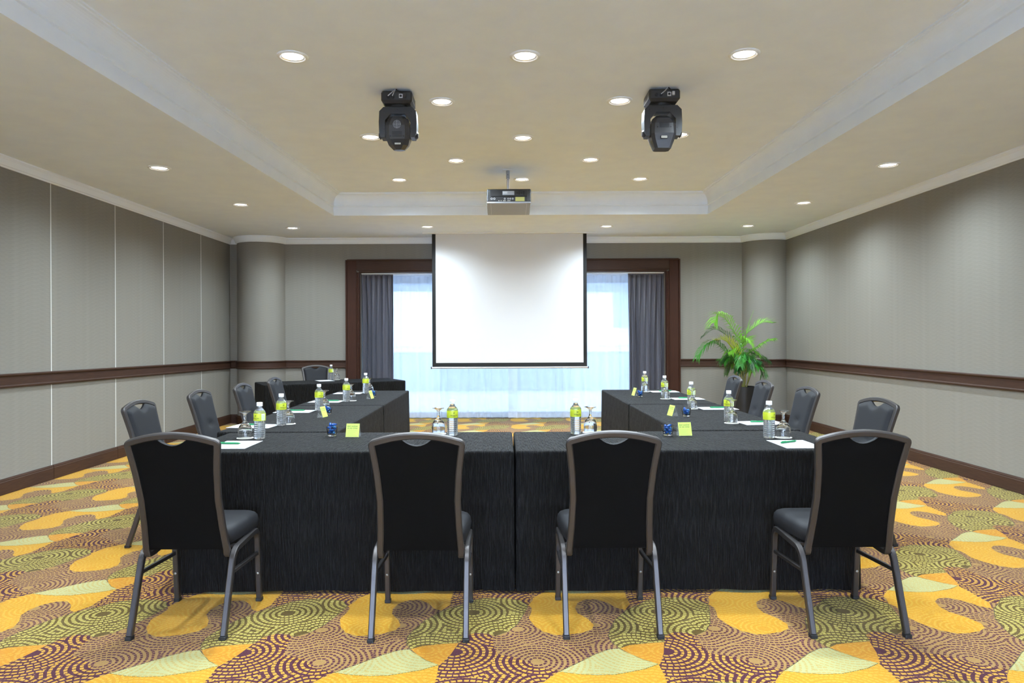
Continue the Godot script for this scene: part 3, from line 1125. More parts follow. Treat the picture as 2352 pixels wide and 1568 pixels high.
func make_chair(label: String) -> Node3D:
	var o := thing("banquet_chair", label, "chair", Vector3.ZERO, 0.0, "black chairs with grey metal frames")
	# side frames: each an inverted U of square tube
	for s in [-1.0, 1.0]:
		var x: float = s * 0.212
		var path := rounded([Vector3(x, 0.016, 0.238), Vector3(x, 0.365, 0.118), Vector3(x, 0.383, -0.205), Vector3(x, 0.016, -0.238)], 0.055, 6)
		var f := part(o, "side_frame", mb().bar(path, Vector3.RIGHT, 0.030, 0.026, 0.004), M.frame)
		part(f, "stretcher", mb().bar([Vector3(x, 0.272, 0.147), Vector3(x, 0.256, -0.212)], Vector3.RIGHT, 0.018, 0.018, 0.003), M.frame)
		for fz in [0.2405, -0.2385]:
			part(f, "rubber_foot", mb().rbox(Vector3(x, 0.009, fz), Vector3(0.030, 0.018, 0.034), 0.003), M.rubber)
		part(f, "bolt", mb(Vector3(x, 0.150, -0.2105)).rotated_lathe([Vector2(0.0, 0.004), Vector2(0.004, 0.0035), Vector2(0.0065, 0.001), Vector2(0.0065, -0.001)]), M.bolt)
	for z in [0.06, -0.16]:
		part(o, "crossbar", mb().bar([Vector3(-0.205, 0.372, z), Vector3(0.205, 0.372, z)], Vector3.UP, 0.022, 0.018, 0.003), M.frame)
	# seat pad
	var rows := []
	for lv in [[0.035, 0.384], [0.012, 0.386], [0.0, 0.396], [-0.004, 0.425], [0.0, 0.450], [0.010, 0.464], [0.026, 0.473], [0.06, 0.478], [0.12, 0.480]]:
		var loop := []
		for k in 48:
			var a := TAU * k / 48
			var ca := cos(a)
			var sa := sin(a)
			var ex := signf(ca) * pow(absf(ca), 0.28)
			var ez := signf(sa) * pow(absf(sa), 0.28)
			var w: float = lerpf(0.222, 0.196, (ez + 1.0) * 0.5) - lv[0]
			loop.append(Vector3(ex * w, lv[1], -0.068 + ez * (0.186 - lv[0])))
		rows.append(loop)
	var seat := mb()
	seat.sheet(rows, true, -1.0)
	seat.cap(rows[0], Vector3.DOWN)
	seat.cap(rows[-1], Vector3.UP)
	part(o, "seat", seat, M.black_fabric)
	# the back lies in a plane leaning 15.5 degrees; local y runs up the back, local z points to the rear
	var lean := Transform3D(Basis(Vector3.RIGHT, deg_to_rad(15.5)), Vector3(0, 0.366, 0.128))
	var left := []
	for k in 9:
		var s := 0.532 * k / 8.0
		left.append(Vector3(-half_width(s), s, 0))
	var top := []
	for k in 15:
		var u := lerpf(-1.0, 1.0, k / 14.0)
		top.append(Vector3(u * 0.178, 0.5535 + 0.029 * (1.0 - u * u), 0))
	var ctrl := left.duplicate()
	var lc: Vector3 = left[-1]
	var tc: Vector3 = top[0]
	var knee := Vector3(lc.x - 0.003, tc.y - 0.004, 0)
	for k in range(1, 6):
		var t := k / 6.0
		ctrl.append(lc.lerp(knee, t).lerp(knee.lerp(tc, t), t))
	ctrl.append_array(top)
	for k in range(ctrl.size() - top.size() - 1, -1, -1):
		ctrl.append(Vector3(-ctrl[k].x, ctrl[k].y, 0))
	var fb := mb()
	fb.x = lean
	fb.bar(ctrl, Vector3(0, 0, 1), 0.029, 0.027, 0.005)
	var fr := part(o, "back_frame", fb, M.frame)
	# hooked ends that carry the back on the side frames
	for s in [-1.0, 1.0]:
		var foot := lean * Vector3(s * 0.186, 0.004, 0)
		var hook := rounded([foot, foot + Vector3(0, -0.022, -0.006), Vector3(s * 0.186, 0.347, 0.075), Vector3(s * 0.186, 0.352, 0.02)], 0.02, 5)
		part(fr, "hook", mb().bar(hook, Vector3.RIGHT, 0.024, 0.028, 0.004), M.frame)
	# upholstered panel: thin flat rear, padded front with a scooped hand-hold and a dimple
	var front := []
	var rear := []
	var nj := 26
	var ni := 24
	for j in nj + 1:
		var v := float(j) / nj
		var fr_row := []
		var re_row := []
		for i in ni + 1:
			var u := lerpf(-1.0, 1.0, float(i) / ni)
			var s0 := 0.012
			var wtop := half_width(0.54) - 0.013
			var xt := u * wtop
			var ytop := 0.540 + 0.029 * (1.0 - pow(xt / 0.178, 2.0))
			ytop = maxf(ytop, 0.531)
			ytop -= 0.036 * pow(maxf(0.0, cos(clampf(xt / 0.066, -1.0, 1.0) * PI / 2)), 0.8)
			var y := lerpf(s0, ytop, v)
			var x := u * (half_width(y) - 0.0135)
			var edge := minf(minf(1.0 - absf(u), minf(v, 1.0 - v) * 2.2) * 5.0, 1.0)
			edge = sqrt(1.0 - pow(1.0 - clampf(edge, 0.0, 1.0), 2.0))
			var dim := exp(-(pow(x / 0.05, 2.0) + pow((y - 0.30) / 0.028, 2.0)))
			var crease := exp(-pow((y - 0.30 + 0.10 * absf(x)) / 0.018, 2.0)) * exp(-pow(x / 0.12, 2.0))
			fr_row.append(Vector3(x, y, -0.010 - 0.022 * edge + 0.010 * dim + 0.003 * crease))
			var bump := exp(-pow((absf(x) - 0.10) / 0.055, 2.0)) * exp(-pow((y - 0.513) / 0.016, 2.0))
			re_row.append(Vector3(x, y, 0.004 + 0.002 * edge + 0.004 * bump))
		front.append(fr_row)
		rear.append(re_row)
	var pb := mb()
	pb.x = lean
	pb.sheet(front, false, -1.0)
	var rb := mb()
	rb.x = lean
	rb.sheet(rear, false, 1.0)
	for rim in [0, 1, 2, 3]:
		var a := []
		var b := []
		match rim:
			0: a = front[0]; b = rear[0]
			1: a = front[nj]; b = rear[nj]
			_:
				for j in nj + 1:
					a.append(front[j][0 if rim == 2 else ni])
					b.append(rear[j][0 if rim == 2 else ni])
		var mid := Vector3(0, 0.27, 0)
		var t0: Vector3 = (a[1] - a[0]).cross(b[0] - a[0])
		pb.sheet([a, b], false, 1.0 if t0.dot(a[0] - mid) > 0.0 else -1.0)
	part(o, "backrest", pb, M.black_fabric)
	part(o, "rear_side", rb, M.back_dark)
	return o


func build_chairs() -> void:
	var c0 := make_chair("black-backed chair seen from behind at the far left of the front row")
	c0.position = Vector3(-1.475, 0, -3.465)
	var places := [
		[-0.379, 3.432, 0.0, "black-backed chair seen from behind, second from left in front row"],
		[0.497, 3.462, 0.0, "black-backed chair seen from behind, third from left in front row"],
		[1.609, 3.460, 0.0, "black-backed chair seen from behind at the far right of the front row"],
		[-2.20, 4.86, -PI / 2, "black chair along the left wall, nearest the viewer"],
		[-2.20, 5.83, -PI / 2, "black chair along the left wall, second from the viewer"],
		[-2.15, 6.66, -PI / 2, "black chair along the left wall, third from the viewer"],
		[-2.17, 7.66, -PI / 2, "black chair along the left wall, next to the askew far table"],
		[2.27, 4.80, PI / 2 + 0.10, "black chair along the right wall, nearest the viewer"],
		[2.26, 5.92, PI / 2, "black chair along the right wall, second from the viewer"],
		[2.225, 6.80, PI / 2, "black chair along the right wall, third from viewer, before the pot"],
		[2.225, 7.66, PI / 2, "black chair along the right wall, farthest, just left of the pot"],
	]
	for a in places:
		copy_of(c0, "banquet_chair", a[3], Vector3(a[0], 0, -a[1]), a[2])
	var ang := 0.489
	copy_of(c0, "banquet_chair", "black chair behind the askew far table, facing the room", Vector3(-2.89, 0, -11.06) + Vector3(sin(ang), 0, cos(ang)) * 0.26, PI + ang)


# ---------------------------------------------------------------- screen, stage lamps, projector
func build_screen() -> void:
	var z := -10.98
	var o := thing("projection_screen", "large white pull-down projection screen with black border before the window", "screen", Vector3(0.118, 0, z), 0.0)
	var w := 2.378
	var bot := 0.905
	var top := 2.955
	var inner := 2.268
	part(o, "screen_fabric", mb().box(Vector3(0, (bot + 0.062 + top) / 2, 0), Vector3(inner, top - bot - 0.062, 0.003)), M.screen_white)
	for s in [-1, 1]:
		part(o, "side_border", mb().box(Vector3(s * (inner + w) / 4, (bot + top) / 2, 0), Vector3((w - inner) / 2, top - bot, 0.0032)), M.screen_black)
	part(o, "lower_border", mb().box(Vector3(0, bot + 0.031, 0), Vector3(inner, 0.062, 0.0032)), M.screen_black)
	part(o, "weight_bar", mb().tube([Vector3(-1.20, bot - 0.012, 0), Vector3(1.20, bot - 0.012, 0)], 0.014, 12), M.metal)
	for s in [-1, 1]:
		part(o, "end_cap", mb().tube([Vector3(s * 1.20, bot - 0.012, 0), Vector3(s * 1.213, bot - 0.012, 0)], 0.018, 12), M.screen_black)
	part(o, "ceiling_slot", mb().rbox(Vector3(0, top + 0.002, 0), Vector3(2.66, 0.02, 0.16), 0.004), M.moulding)


func head_loop(w: float, d: float, y: float, cut: float, z := 0.0) -> Array:
	# an eight-sided ring
	var a := w / 2
	var b := d / 2
	var c := cut
	var out := []
	for p in [Vector2(a, b - c), Vector2(a - c, b), Vector2(-a + c, b), Vector2(-a, b - c), Vector2(-a, -b + c), Vector2(-a + c, -b), Vector2(a - c, -b), Vector2(a, -b + c)]:
		out.append(Vector3(p.x, y, p.y + z))
	return out


func faceted(loops: Array) -> MB:
	var b := mb()
	for j in loops.size() - 1:
		for i in 8:
			var p: Vector3 = loops[j][i]
			var q: Vector3 = loops[j][(i + 1) % 8]
			var r: Vector3 = loops[j + 1][(i + 1) % 8]
			var s: Vector3 = loops[j + 1][i]
			var nn := (q - p).cross(s - p)
			if nn.length() < 1e-9:
				nn = (r - q).cross(s - q)
			nn = nn.normalized()
			var mid := (p + q + r + s) * 0.25
			var core := Vector3(0, mid.y, 0)
			if nn.dot(mid - core) < 0.0:
				nn = -nn
			b.quad(p, q, r, s, nn)
	b.cap(loops[0], Vector3.DOWN if loops[0][0].y < loops[-1][0].y else Vector3.UP)
	b.cap(loops[-1], Vector3.UP if loops[0][0].y < loops[-1][0].y else Vector3.DOWN)
	return b


func build_moving_heads() -> void:
	for side in [0, 1]:
		var o := thing("moving_head_lamp", ["black moving-head stage lamp hung from the ceiling, left one, with round fan grille", "black moving-head stage lamp hung from the ceiling, right one, overlapping a downlight"][side], "stage light", Vector3([-0.792, 1.236][side], TRAY, [-5.52, -5.50][side]), 0.0, "moving-head stage lamps")
		# base with sockets, cables and side vents; origin on the ceiling, +z towards the viewer
		var base := part(o, "base", faceted([head_loop(0.225, 0.215, -0.016, 0.012), head_loop(0.235, 0.225, -0.03, 0.012), head_loop(0.235, 0.225, -0.085, 0.012), head_loop(0.20, 0.19, -0.106, 0.012)]), M.lamp_black)
		part(base, "mounting_plate", mb().rbox(Vector3(0, -0.009, 0), Vector3(0.16, 0.018, 0.12), 0.003), M.lamp_dark)
		for x in [-0.062, -0.028]:
			part(base, "data_socket", mb(Vector3(x, -0.062, 0.1125)).rotated_lathe([Vector2(0.0, 0.006), Vector2(0.007, 0.006), Vector2(0.008, 0.008), Vector2(0.012, 0.008), Vector2(0.012, 0.0)]), M.lamp_dark)
		part(base, "power_socket", mb().rbox(Vector3(0.033, -0.056, 0.1135), Vector3(0.028, 0.032, 0.004), 0.001), M.metal)
		part(base, "socket_hole", mb(Vector3(0.033, -0.056, 0.1155)).rotated_lathe([Vector2(0.0, 0.001), Vector2(0.009, 0.001), Vector2(0.009, 0.0)]), M.lamp_dark)
		part(base, "power_plug", mb().rbox(Vector3(0.062, -0.054, 0.121), Vector3(0.022, 0.030, 0.022), 0.004), M.metal if side == 1 else M.lamp_gloss)
		for sx in [-1, 1]:
			for k in 3:
				part(base, "vent_slot", mb().box(Vector3(sx * 0.1176, -0.058, -0.02 + k * 0.022), Vector3(0.001, 0.034, 0.008)), M.lamp_dark)
		var apex := Vector3(-0.008 if side == 0 else 0.028, 0.0, 0.10)
		var ends := [Vector3(-0.064, -0.058, 0.122), Vector3(-0.030, -0.058, 0.122), Vector3(0.060, -0.045, 0.122)]
		if side == 1:
			ends.remove_at(0)
		for e in ends:
			part(o, "cable", mb().tube(smooth_path([apex, apex.lerp(e, 0.5) + Vector3(0, -0.006, 0.012), e], 5), 0.0042, 6), M.metal if e.x < 0.0 else M.lamp_dark)
		# neck and yoke
		part(o, "neck", mb().lathe([Vector2(0.0, -0.122), Vector2(0.07, -0.122), Vector2(0.075, -0.104), Vector2(0.0, -0.104)], 24), M.lamp_dark)
		var yw := 0.141
		var yoke := PackedVector2Array([Vector2(-yw + 0.032, -0.120), Vector2(yw - 0.032, -0.120), Vector2(yw, -0.152), Vector2(yw + 0.004, -0.235), Vector2(yw + 0.002, -0.315), Vector2(yw - 0.012, -0.352), Vector2(yw - 0.044, -0.352), Vector2(yw - 0.044, -0.222), Vector2(yw - 0.088, -0.172), Vector2(-yw + 0.088, -0.172), Vector2(-yw + 0.044, -0.222), Vector2(-yw + 0.044, -0.352), Vector2(-yw + 0.012, -0.352), Vector2(-yw - 0.002, -0.315), Vector2(-yw - 0.004, -0.235), Vector2(-yw, -0.152)])
		var yk := part(o, "yoke", mb().extrude(yoke, -0.055, 0.055), M.lamp_black)
		for p in [Vector2(0, -0.142), Vector2(-0.105, -0.155), Vector2(0.105, -0.155), Vector2(-0.105, -0.29), Vector2(0.105, -0.29)]:
			part(yk, "screw", mb(Vector3(p.x, p.y, 0.055)).rotated_lathe([Vector2(0.0, 0.001), Vector2(0.004, 0.001), Vector2(0.004, 0.0)], 10), M.lamp_dark)
		for sx in [-1.0, 1.0]:
			part(yk, "pivot_cap", mb(Vector3(sx * 0.138, -0.325, 0)).side_lathe([Vector2(0.0, 0.016), Vector2(0.02, 0.014), Vector2(0.032, 0.0)], sx), M.lamp_gloss)
		# head: a faceted shell tilted in the yoke
		var head: MB
		var hub := Vector3(0, -0.31, 0.0)
		if side == 0:
			head = faceted([head_loop(0.10, 0.10, 0.122, 0.022, 0.01), head_loop(0.158, 0.150, 0.100, 0.036), head_loop(0.188, 0.178, 0.05, 0.034), head_loop(0.190, 0.186, -0.022, 0.034), head_loop(0.180, 0.17, -0.052, 0.036), head_loop(0.150, 0.13, -0.092, 0.036, -0.01), head_loop(0.085, 0.08, -0.124, 0.025, -0.02)])
			head.x = Transform3D.IDENTITY
		else:
			head = faceted([head_loop(0.10, 0.10, 0.112, 0.022), head_loop(0.158, 0.150, 0.086, 0.03), head_loop(0.188, 0.178, 0.045, 0.026), head_loop(0.190, 0.180, -0.03, 0.022), head_loop(0.166, 0.15, -0.080, 0.022), head_loop(0.122, 0.12, -0.138, 0.02)])
		var h := part(o, "head", head, M.lamp_gloss)
		h.position = hub
		var zf: float = [0.094, 0.0905][side]
		var vy: float = [-0.022, 0.026][side]
		for k in 5:
			part(h, "vent_slot", mb().box(Vector3(0, vy - k * 0.0085 + 0.02, zf), Vector3(0.074, 0.0036, 0.003)), M.lamp_dark)
		for sx in [-1, 1]:
			part(h, "screw", mb(Vector3(sx * 0.05, vy - 0.012, zf - 0.001)).rotated_lathe([Vector2(0.0, 0.002), Vector2(0.005, 0.002), Vector2(0.005, 0.0)], 10), M.lamp_dark)
		if side == 0:
			part(h, "fan_opening", mb(Vector3(0, 0.055, 0.0885)).rotated_lathe([Vector2(0.0, 0.001), Vector2(0.033, 0.001), Vector2(0.033, -0.002)], 28), M.lamp_dark)
			for r in [0.008, 0.015, 0.022, 0.029]:
				part(h, "fan_guard", mb(Vector3(0, 0.055, 0.0885)).rotated_lathe([Vector2(r + 0.0012, 0.0025), Vector2(r - 0.0012, 0.0025)], 28), M.projector_grey)
			for a in [0.0, PI / 2]:
				part(h, "fan_guard", mb().bar([Vector3(-cos(a) * 0.031, 0.055 - sin(a) * 0.031, 0.0905), Vector3(cos(a) * 0.031, 0.055 + sin(a) * 0.031, 0.0905)], Vector3.BACK, 0.002, 0.002, 0.0004), M.projector_grey)
		var py: float = [-0.082, -0.062][side]
		var pz: float = [0.058, 0.083][side]
		var pl := part(h, "name_plate", mb().rbox(Vector3(0, py, pz), Vector3(0.052, 0.022, 0.012), 0.002), M.lamp_dark)
		part(pl, "label_strip", mb().box(Vector3(0, py, pz + 0.0066), Vector3(0.044, 0.016, 0.001)), M.plate)
		for k in 4:
			part(pl, "mark", mb().box(Vector3(-0.015 + k * 0.01, py, pz + 0.0074), Vector3(0.003, 0.011 - 0.002 * (k % 2), 0.0006)), M.lamp_dark)
		if side == 0:
			h.rotation.x = 0.10


func build_projector() -> void:
	var o := thing("projector", "black and grey projector hanging on a ceiling pole before the screen", "projector", Vector3(0.074, TRAY, -8.06))
	part(o, "ceiling_plate", mb().rbox(Vector3(0, -0.005, 0), Vector3(0.12, 0.010, 0.12), 0.003), M.moulding)
	part(o, "upper_pole", mb().tube([Vector3(0, -0.01, 0), Vector3(0, -0.10, 0)], 0.020, 16), M.projector_grey)
	var lp := part(o, "lower_pole", mb().tube([Vector3(0, -0.10, 0), Vector3(0, -0.245, 0)], 0.0155, 16), M.metal)
	for y in [-0.058, -0.112]:
		part(lp, "pole_bolt", mb(Vector3(0, y, 0.0155 if y < -0.1 else 0.02)).rotated_lathe([Vector2(0.0, 0.002), Vector2(0.004, 0.002), Vector2(0.004, 0.0)], 10), M.lamp_dark)
	var tilt := Transform3D(Basis(Vector3.RIGHT, deg_to_rad(-8.5)), Vector3(0.008, -0.245, 0.16))
	# local frame: y up, +z towards the viewer (rear of the projector), origin at the top rear edge
	var body := mb()
	body.x = tilt
	body.rbox(Vector3(0, -0.078, -0.20), Vector3(0.49, 0.150, 0.42), 0.012, 2)
	var bd := part(o, "housing", body, M.lamp_black)
	var tray := mb()
	tray.x = tilt
	tray.rbox(Vector3(0, -0.158, -0.20), Vector3(0.485, 0.022, 0.415), 0.008, 2)
	part(o, "lower_cover", tray, M.projector_grey)
	var ps := mb()
	ps.x = tilt
	for s in [-1, 1]:
		ps.box(Vector3(s * 0.198, -0.1695, -0.20), Vector3(0.003, 0.001, 0.40))
	ps.box(Vector3(0, -0.1695, -0.004), Vector3(0.396, 0.001, 0.003))
	part(o, "cover_groove", ps, M.metal)
	# rear face: ribbed corners, upper panel with rating plate and buttons, lower panel with sockets and a sticker
	for s in [-1.0, 1.0]:
		for k in 3:
			var rb := mb()
			rb.x = tilt
			rb.rbox(Vector3(s * (0.208 + k * 0.012), -0.08, 0.010), Vector3(0.006, 0.13, 0.006), 0.002)
			part(bd, "rib", rb, M.lamp_gloss)
	var ledge := mb()
	ledge.x = tilt
	ledge.rbox(Vector3(0, -0.088, 0.011), Vector3(0.39, 0.006, 0.008), 0.002)
	part(bd, "ledge", ledge, M.lamp_dark)
	var pl := mb()
	pl.x = tilt
	pl.rbox(Vector3(-0.005, -0.052, 0.011), Vector3(0.13, 0.046, 0.003), 0.001)
	var rp := part(bd, "rating_plate", pl, M.projector_grey)
	var pw := mb()
	pw.x = tilt
	pw.box(Vector3(-0.042, -0.048, 0.0129), Vector3(0.052, 0.024, 0.001))
	part(rp, "white_field", pw, M.paper)
	var st := mb()
	st.x = tilt
	st.rbox(Vector3(0.122, -0.122, 0.0115), Vector3(0.102, 0.048, 0.003), 0.001)
	part(bd, "sticker", st, M.sticker)
	for p in [Vector2(0.09, -0.05), Vector2(0.115, -0.035), Vector2(0.115, -0.05), Vector2(0.115, -0.065), Vector2(0.14, -0.05), Vector2(0.165, -0.035), Vector2(0.165, -0.05), Vector2(0.165, -0.065)]:
		var bt := mb()
		bt.x = tilt
		bt.rbox(Vector3(p.x, p.y, 0.011), Vector3(0.016, 0.009, 0.004), 0.002)
		part(bd, "button", bt, M.lamp_dark)
	for a in [[-0.005, 0.010, 0], [0.032, 0.009, 0], [0.056, 0.009, 0], [0.083, 0.009, 1], [-0.15, 0.012, 0], [-0.12, 0.012, 0]]:
		var so := mb()
		so.x = tilt * Transform3D(Basis(Vector3.RIGHT, PI / 2), Vector3(a[0] - 0.04, -0.118, 0.010))
		so.lathe([Vector2(a[1], 0.0), Vector2(a[1], 0.003), Vector2(a[1] * 0.55, 0.003), Vector2(a[1] * 0.55, 0.001)], 16)
		part(bd, "socket", so, M.paper if a[2] == 1 else M.metal)
	for a in [[-0.11, 0.012], [-0.085, 0.012], [-0.05, 0.03], [0.0, 0.034]]:
		var mk := mb()
		mk.x = tilt
		mk.box(Vector3(a[0], -0.140, 0.0105), Vector3(a[1], 0.005, 0.001))
		part(bd, "print", mk, M.plate)
	# lens at the far side
	var ln := mb()
	ln.x = tilt * Transform3D(Basis(Vector3.RIGHT, -PI / 2), Vector3(0.1, -0.08, -0.41))
	ln.lathe([Vector2(0.055, 0.0), Vector2(0.055, 0.04), Vector2(0.05, 0.04), Vector2(0.045, 0.034), Vector2(0.0, 0.03)], 28)
	part(o, "lens", ln, M.lamp_gloss)


# ---------------------------------------------------------------- palm
func frond(o: Node3D, ctrl: Array, length: float, pairs: int, m: Material, droop: float, seed_: int, wide := 0.0085) -> void:
	var r := RandomNumberGenerator.new()
	r.seed = seed_
	var path := smooth_path(ctrl, 10)
	var b := mb()
	b.tube(path, 0.006, 6, 0.0018)
	var n := path.size()
	for k in pairs:
		var u := lerpf(0.18, 1.0, float(k) / (pairs - 1))
		var at := clampi(int(u * (n - 1)), 0, n - 2)
		var p: Vector3 = path[at].lerp(path[at + 1], u * (n - 1) - at)
		var d: Vector3 = (path[at + 1] - path[at]).normalized()
		var up := Vector3.UP
		if absf(d.dot(up)) > 0.97:
			up = Vector3.BACK
		var across := d.cross(up).normalized()
		up = across.cross(d).normalized()
		var ll := length * (0.55 + 0.45 * sin(PI * clampf(u * 0.9 + 0.08, 0, 1))) * r.randf_range(0.88, 1.1)
		if u > 0.9:
			ll *= 0.8
		for s in [-1.0, 1.0]:
			var dir: Vector3 = (across * s * 0.8 + d * (0.55 + 0.5 * u) + up * r.randf_range(0.15, 0.4)).normalized()
			var mid: Vector3 = p + dir * ll * 0.5 + up * 0.005
			var tip: Vector3 = p + dir * ll + Vector3.DOWN * droop * ll * r.randf_range(0.7, 1.3)
			var wv: Vector3 = dir.cross(up).normalized() * wide
			var nn := wv.cross(dir).normalized()
			if nn.y < 0.0:
				nn = -nn
			var i0 := b.vert(p + wv * 0.4, nn)
			var i1 := b.vert(p - wv * 0.4, nn)
			var i2 := b.vert(mid + wv, nn)
			var i3 := b.vert(mid - wv, nn)
			var i4 := b.vert(tip, nn)
			b.tri(i0, i1, i2)
			b.tri(i1, i3, i2)
			b.tri(i2, i3, i4)
	part(o, "frond", b, m)


func build_palm() -> void:
	var at := Vector3(3.556, 0, -10.55)
	var o := thing("potted_palm", "green areca palm in a tall black pot before the right column", "plant", at)
	part(o, "pot", mb().lathe([Vector2(0.0, 0.0), Vector2(0.135, 0.0), Vector2(0.142, 0.006), Vector2(0.176, 0.60), Vector2(0.176, 0.618), Vector2(0.170, 0.622), Vector2(0.160, 0.618), Vector2(0.158, 0.585)], 40), M.pot)
	part(o, "soil", mb().lathe([Vector2(0.158, 0.583), Vector2(0.11, 0.590), Vector2(0.0, 0.594)], 32), M.soil)
	var r := RandomNumberGenerator.new()
	r.seed = 77
	# canes fanning out of the pot
	for k in 11:
		var a := TAU * k / 11 + r.randf() * 0.4
		var rad := r.randf_range(0.02, 0.07)
		var foot := Vector3(cos(a) * rad, 0.58, sin(a) * rad)
		var top := Vector3(cos(a) * (rad + r.randf_range(0.03, 0.11)), r.randf_range(0.86, 1.14), sin(a) * (rad + r.randf_range(0.03, 0.11)))
		part(o, "cane", mb().tube(smooth_path([foot, foot.lerp(top, 0.5) + Vector3(cos(a), 0, sin(a)) * 0.01, top], 4), 0.009, 7, 0.005), M.cane)
	# the tall fronds, as they stand in the photograph
	var tall := [
		[[Vector3(0.0, 0.95, 0.0), Vector3(-0.08, 1.30, 0.05), Vector3(-0.25, 1.58, 0.10), Vector3(-0.40, 1.665, 0.16), Vector3(-0.47, 1.57, 0.20)], 0.26, 30, "leaf_bright", 0.35],
		[[Vector3(0.0, 0.95, -0.02), Vector3(0.02, 1.33, 0.02), Vector3(0.13, 1.47, 0.05), Vector3(0.28, 1.56, 0.06), Vector3(0.41, 1.55, 0.06)], 0.24, 32, "leaf_bright", 0.1],
		[[Vector3(-0.02, 0.92, -0.05), Vector3(-0.14, 1.27, -0.05), Vector3(-0.30, 1.43, -0.06), Vector3(-0.42, 1.46, -0.08), Vector3(-0.55, 1.36, -0.10)], 0.22, 30, "leaf_dark", 0.2],
		[[Vector3(-0.04, 0.85, 0.05), Vector3(-0.24, 1.08, 0.10), Vector3(-0.42, 1.25, 0.14), Vector3(-0.58, 1.24, 0.18), Vector3(-0.72, 1.08, 0.22)], 0.22, 32, "leaf_mid", 0.6],
		[[Vector3(0.0, 0.90, 0.06), Vector3(0.06, 1.10, 0.10), Vector3(0.18, 1.20, 0.14), Vector3(0.30, 1.28, 0.16), Vector3(0.40, 1.31, 0.16)], 0.15, 24, "leaf_bright", 0.5],
		[[Vector3(-0.03, 0.90, 0.08), Vector3(-0.15, 1.12, 0.14), Vector3(-0.24, 1.24, 0.18), Vector3(-0.36, 1.31, 0.22), Vector3(-0.46, 1.30, 0.24)], 0.16, 22, "leaf_yellow", -0.2],
		[[Vector3(0.02, 0.95, -0.04), Vector3(0.0, 1.22, 0.02), Vector3(-0.03, 1.33, 0.10), Vector3(0.02, 1.31, 0.18), Vector3(0.06, 1.24, 0.22)], 0.14, 18, "leaf_bright", 0.6],
	]
	var k := 0
	for f in tall:
		k += 1
		frond(o, f[0], f[1], f[2], M[f[3]], f[4], 100 + k)
	part(o, "spear_leaf", mb().tube([Vector3(0.03, 1.30, 0.0), Vector3(0.09, 1.55, 0.0), Vector3(0.165, 1.745, 0.0)], 0.005, 6, 0.001), M.leaf_bright)
	# the dense lower growth
	for q in 34:
		var a := TAU * q / 34.0 * 2.0 + r.randf_range(-0.15, 0.15)
		var e := Vector3(cos(a), 0, sin(a))
		var y0 := r.randf_range(0.78, 0.95)
		var reach := r.randf_range(0.22, 0.38)
		var lift := r.randf_range(0.05, 0.26)
		var fall := r.randf_range(0.0, 0.22)
		frond(o, [e * 0.04 + Vector3.UP * y0, e * reach * 0.45 + Vector3.UP * (y0 + lift), e * reach * 0.8 + Vector3.UP * (y0 + lift * 0.9), e * reach + Vector3.UP * (y0 + lift - fall)], r.randf_range(0.10, 0.16), 28, M[["leaf_mid", "leaf_dark", "leaf_mid", "leaf_dark", "leaf_bright"][q % 5]], 0.55, 300 + q, 0.005)


# ---------------------------------------------------------------- bottles, goblets, papers
func text_mesh(words: String, size: float, bold := true, italic := false) -> Dictionary:
	# letters as flat triangles in metres: {points, height}
	var tm := TextMesh.new()
	var f := SystemFont.new()
	f.font_names = PackedStringArray(["Droid Sans"])
	if bold:
		f.font_weight = 700
	tm.font = f
	tm.text = words
	tm.font_size = 64
	tm.pixel_size = size / 64.0
	tm.depth = 0.0
	tm.curve_step = 4.0
	var out := PackedVector3Array()
	for s in tm.get_surface_count():
		var a := tm.surface_get_arrays(s)
		var vs: PackedVector3Array = a[Mesh.ARRAY_VERTEX]
		var id: PackedInt32Array = a[Mesh.ARRAY_INDEX]
		for k in id:
			var p := vs[k]
			if italic:
				p.x += p.y * 0.2
			out.append(p)
	return {"tris": out}


func write_on_cylinder(b: MB, words: String, size: float, y: float, radius: float, italic := false) -> void:
	var t: PackedVector3Array = text_mesh(words, size, true, italic).tris
	for k in range(0, t.size(), 3):
		var id := []
		for j in 3:
			var a := t[k + j].x / radius
			var e := Vector3(sin(a), 0, cos(a))
			id.append(b.vert(e * radius + Vector3.UP * (y + t[k + j].y), e))
		b.tri(id[0], id[1], id[2])


func write_flat(b: MB, words: String, size: float, at: Vector2, z: float, italic := false) -> void:
	var t: PackedVector3Array = text_mesh(words, size, true, italic).tris
	for k in range(0, t.size(), 3):
		var id := []
		for j in 3:
			id.append(b.vert(Vector3(t[k + j].x + at.x, t[k + j].y + at.y, z), Vector3.BACK))
		b.tri(id[0], id[1], id[2])


func bottle_profile(shrink: float, top: float) -> Array:
	var pr := [Vector2(0.0, 0.004 + shrink), Vector2(0.018, 0.003 + shrink), Vector2(0.026, 0.0 + shrink), Vector2(0.031 - shrink, 0.003 + shrink), Vector2(0.034 - shrink, 0.010)]
	for k in 43:
		var y := 0.013 + 0.086 * k / 42.0
		pr.append(Vector2(0.0335 - 0.0015 * (0.5 - 0.5 * cos(TAU * 7.0 * k / 42.0)) - shrink, y))
	pr.append_array([Vector2(0.0325 - shrink, 0.102), Vector2(0.0342 - shrink, 0.108), Vector2(0.0342 - shrink, 0.158)])
	for k in range(1, 9):
		var t := k / 8.0
		pr.append(Vector2(lerpf(0.0342, 0.0132, t * t * (3 - 2 * t)) - shrink, 0.158 + 0.036 * t))
	if top > 0.196:
		pr.append(Vector2(0.0132 - shrink, top))
	return pr


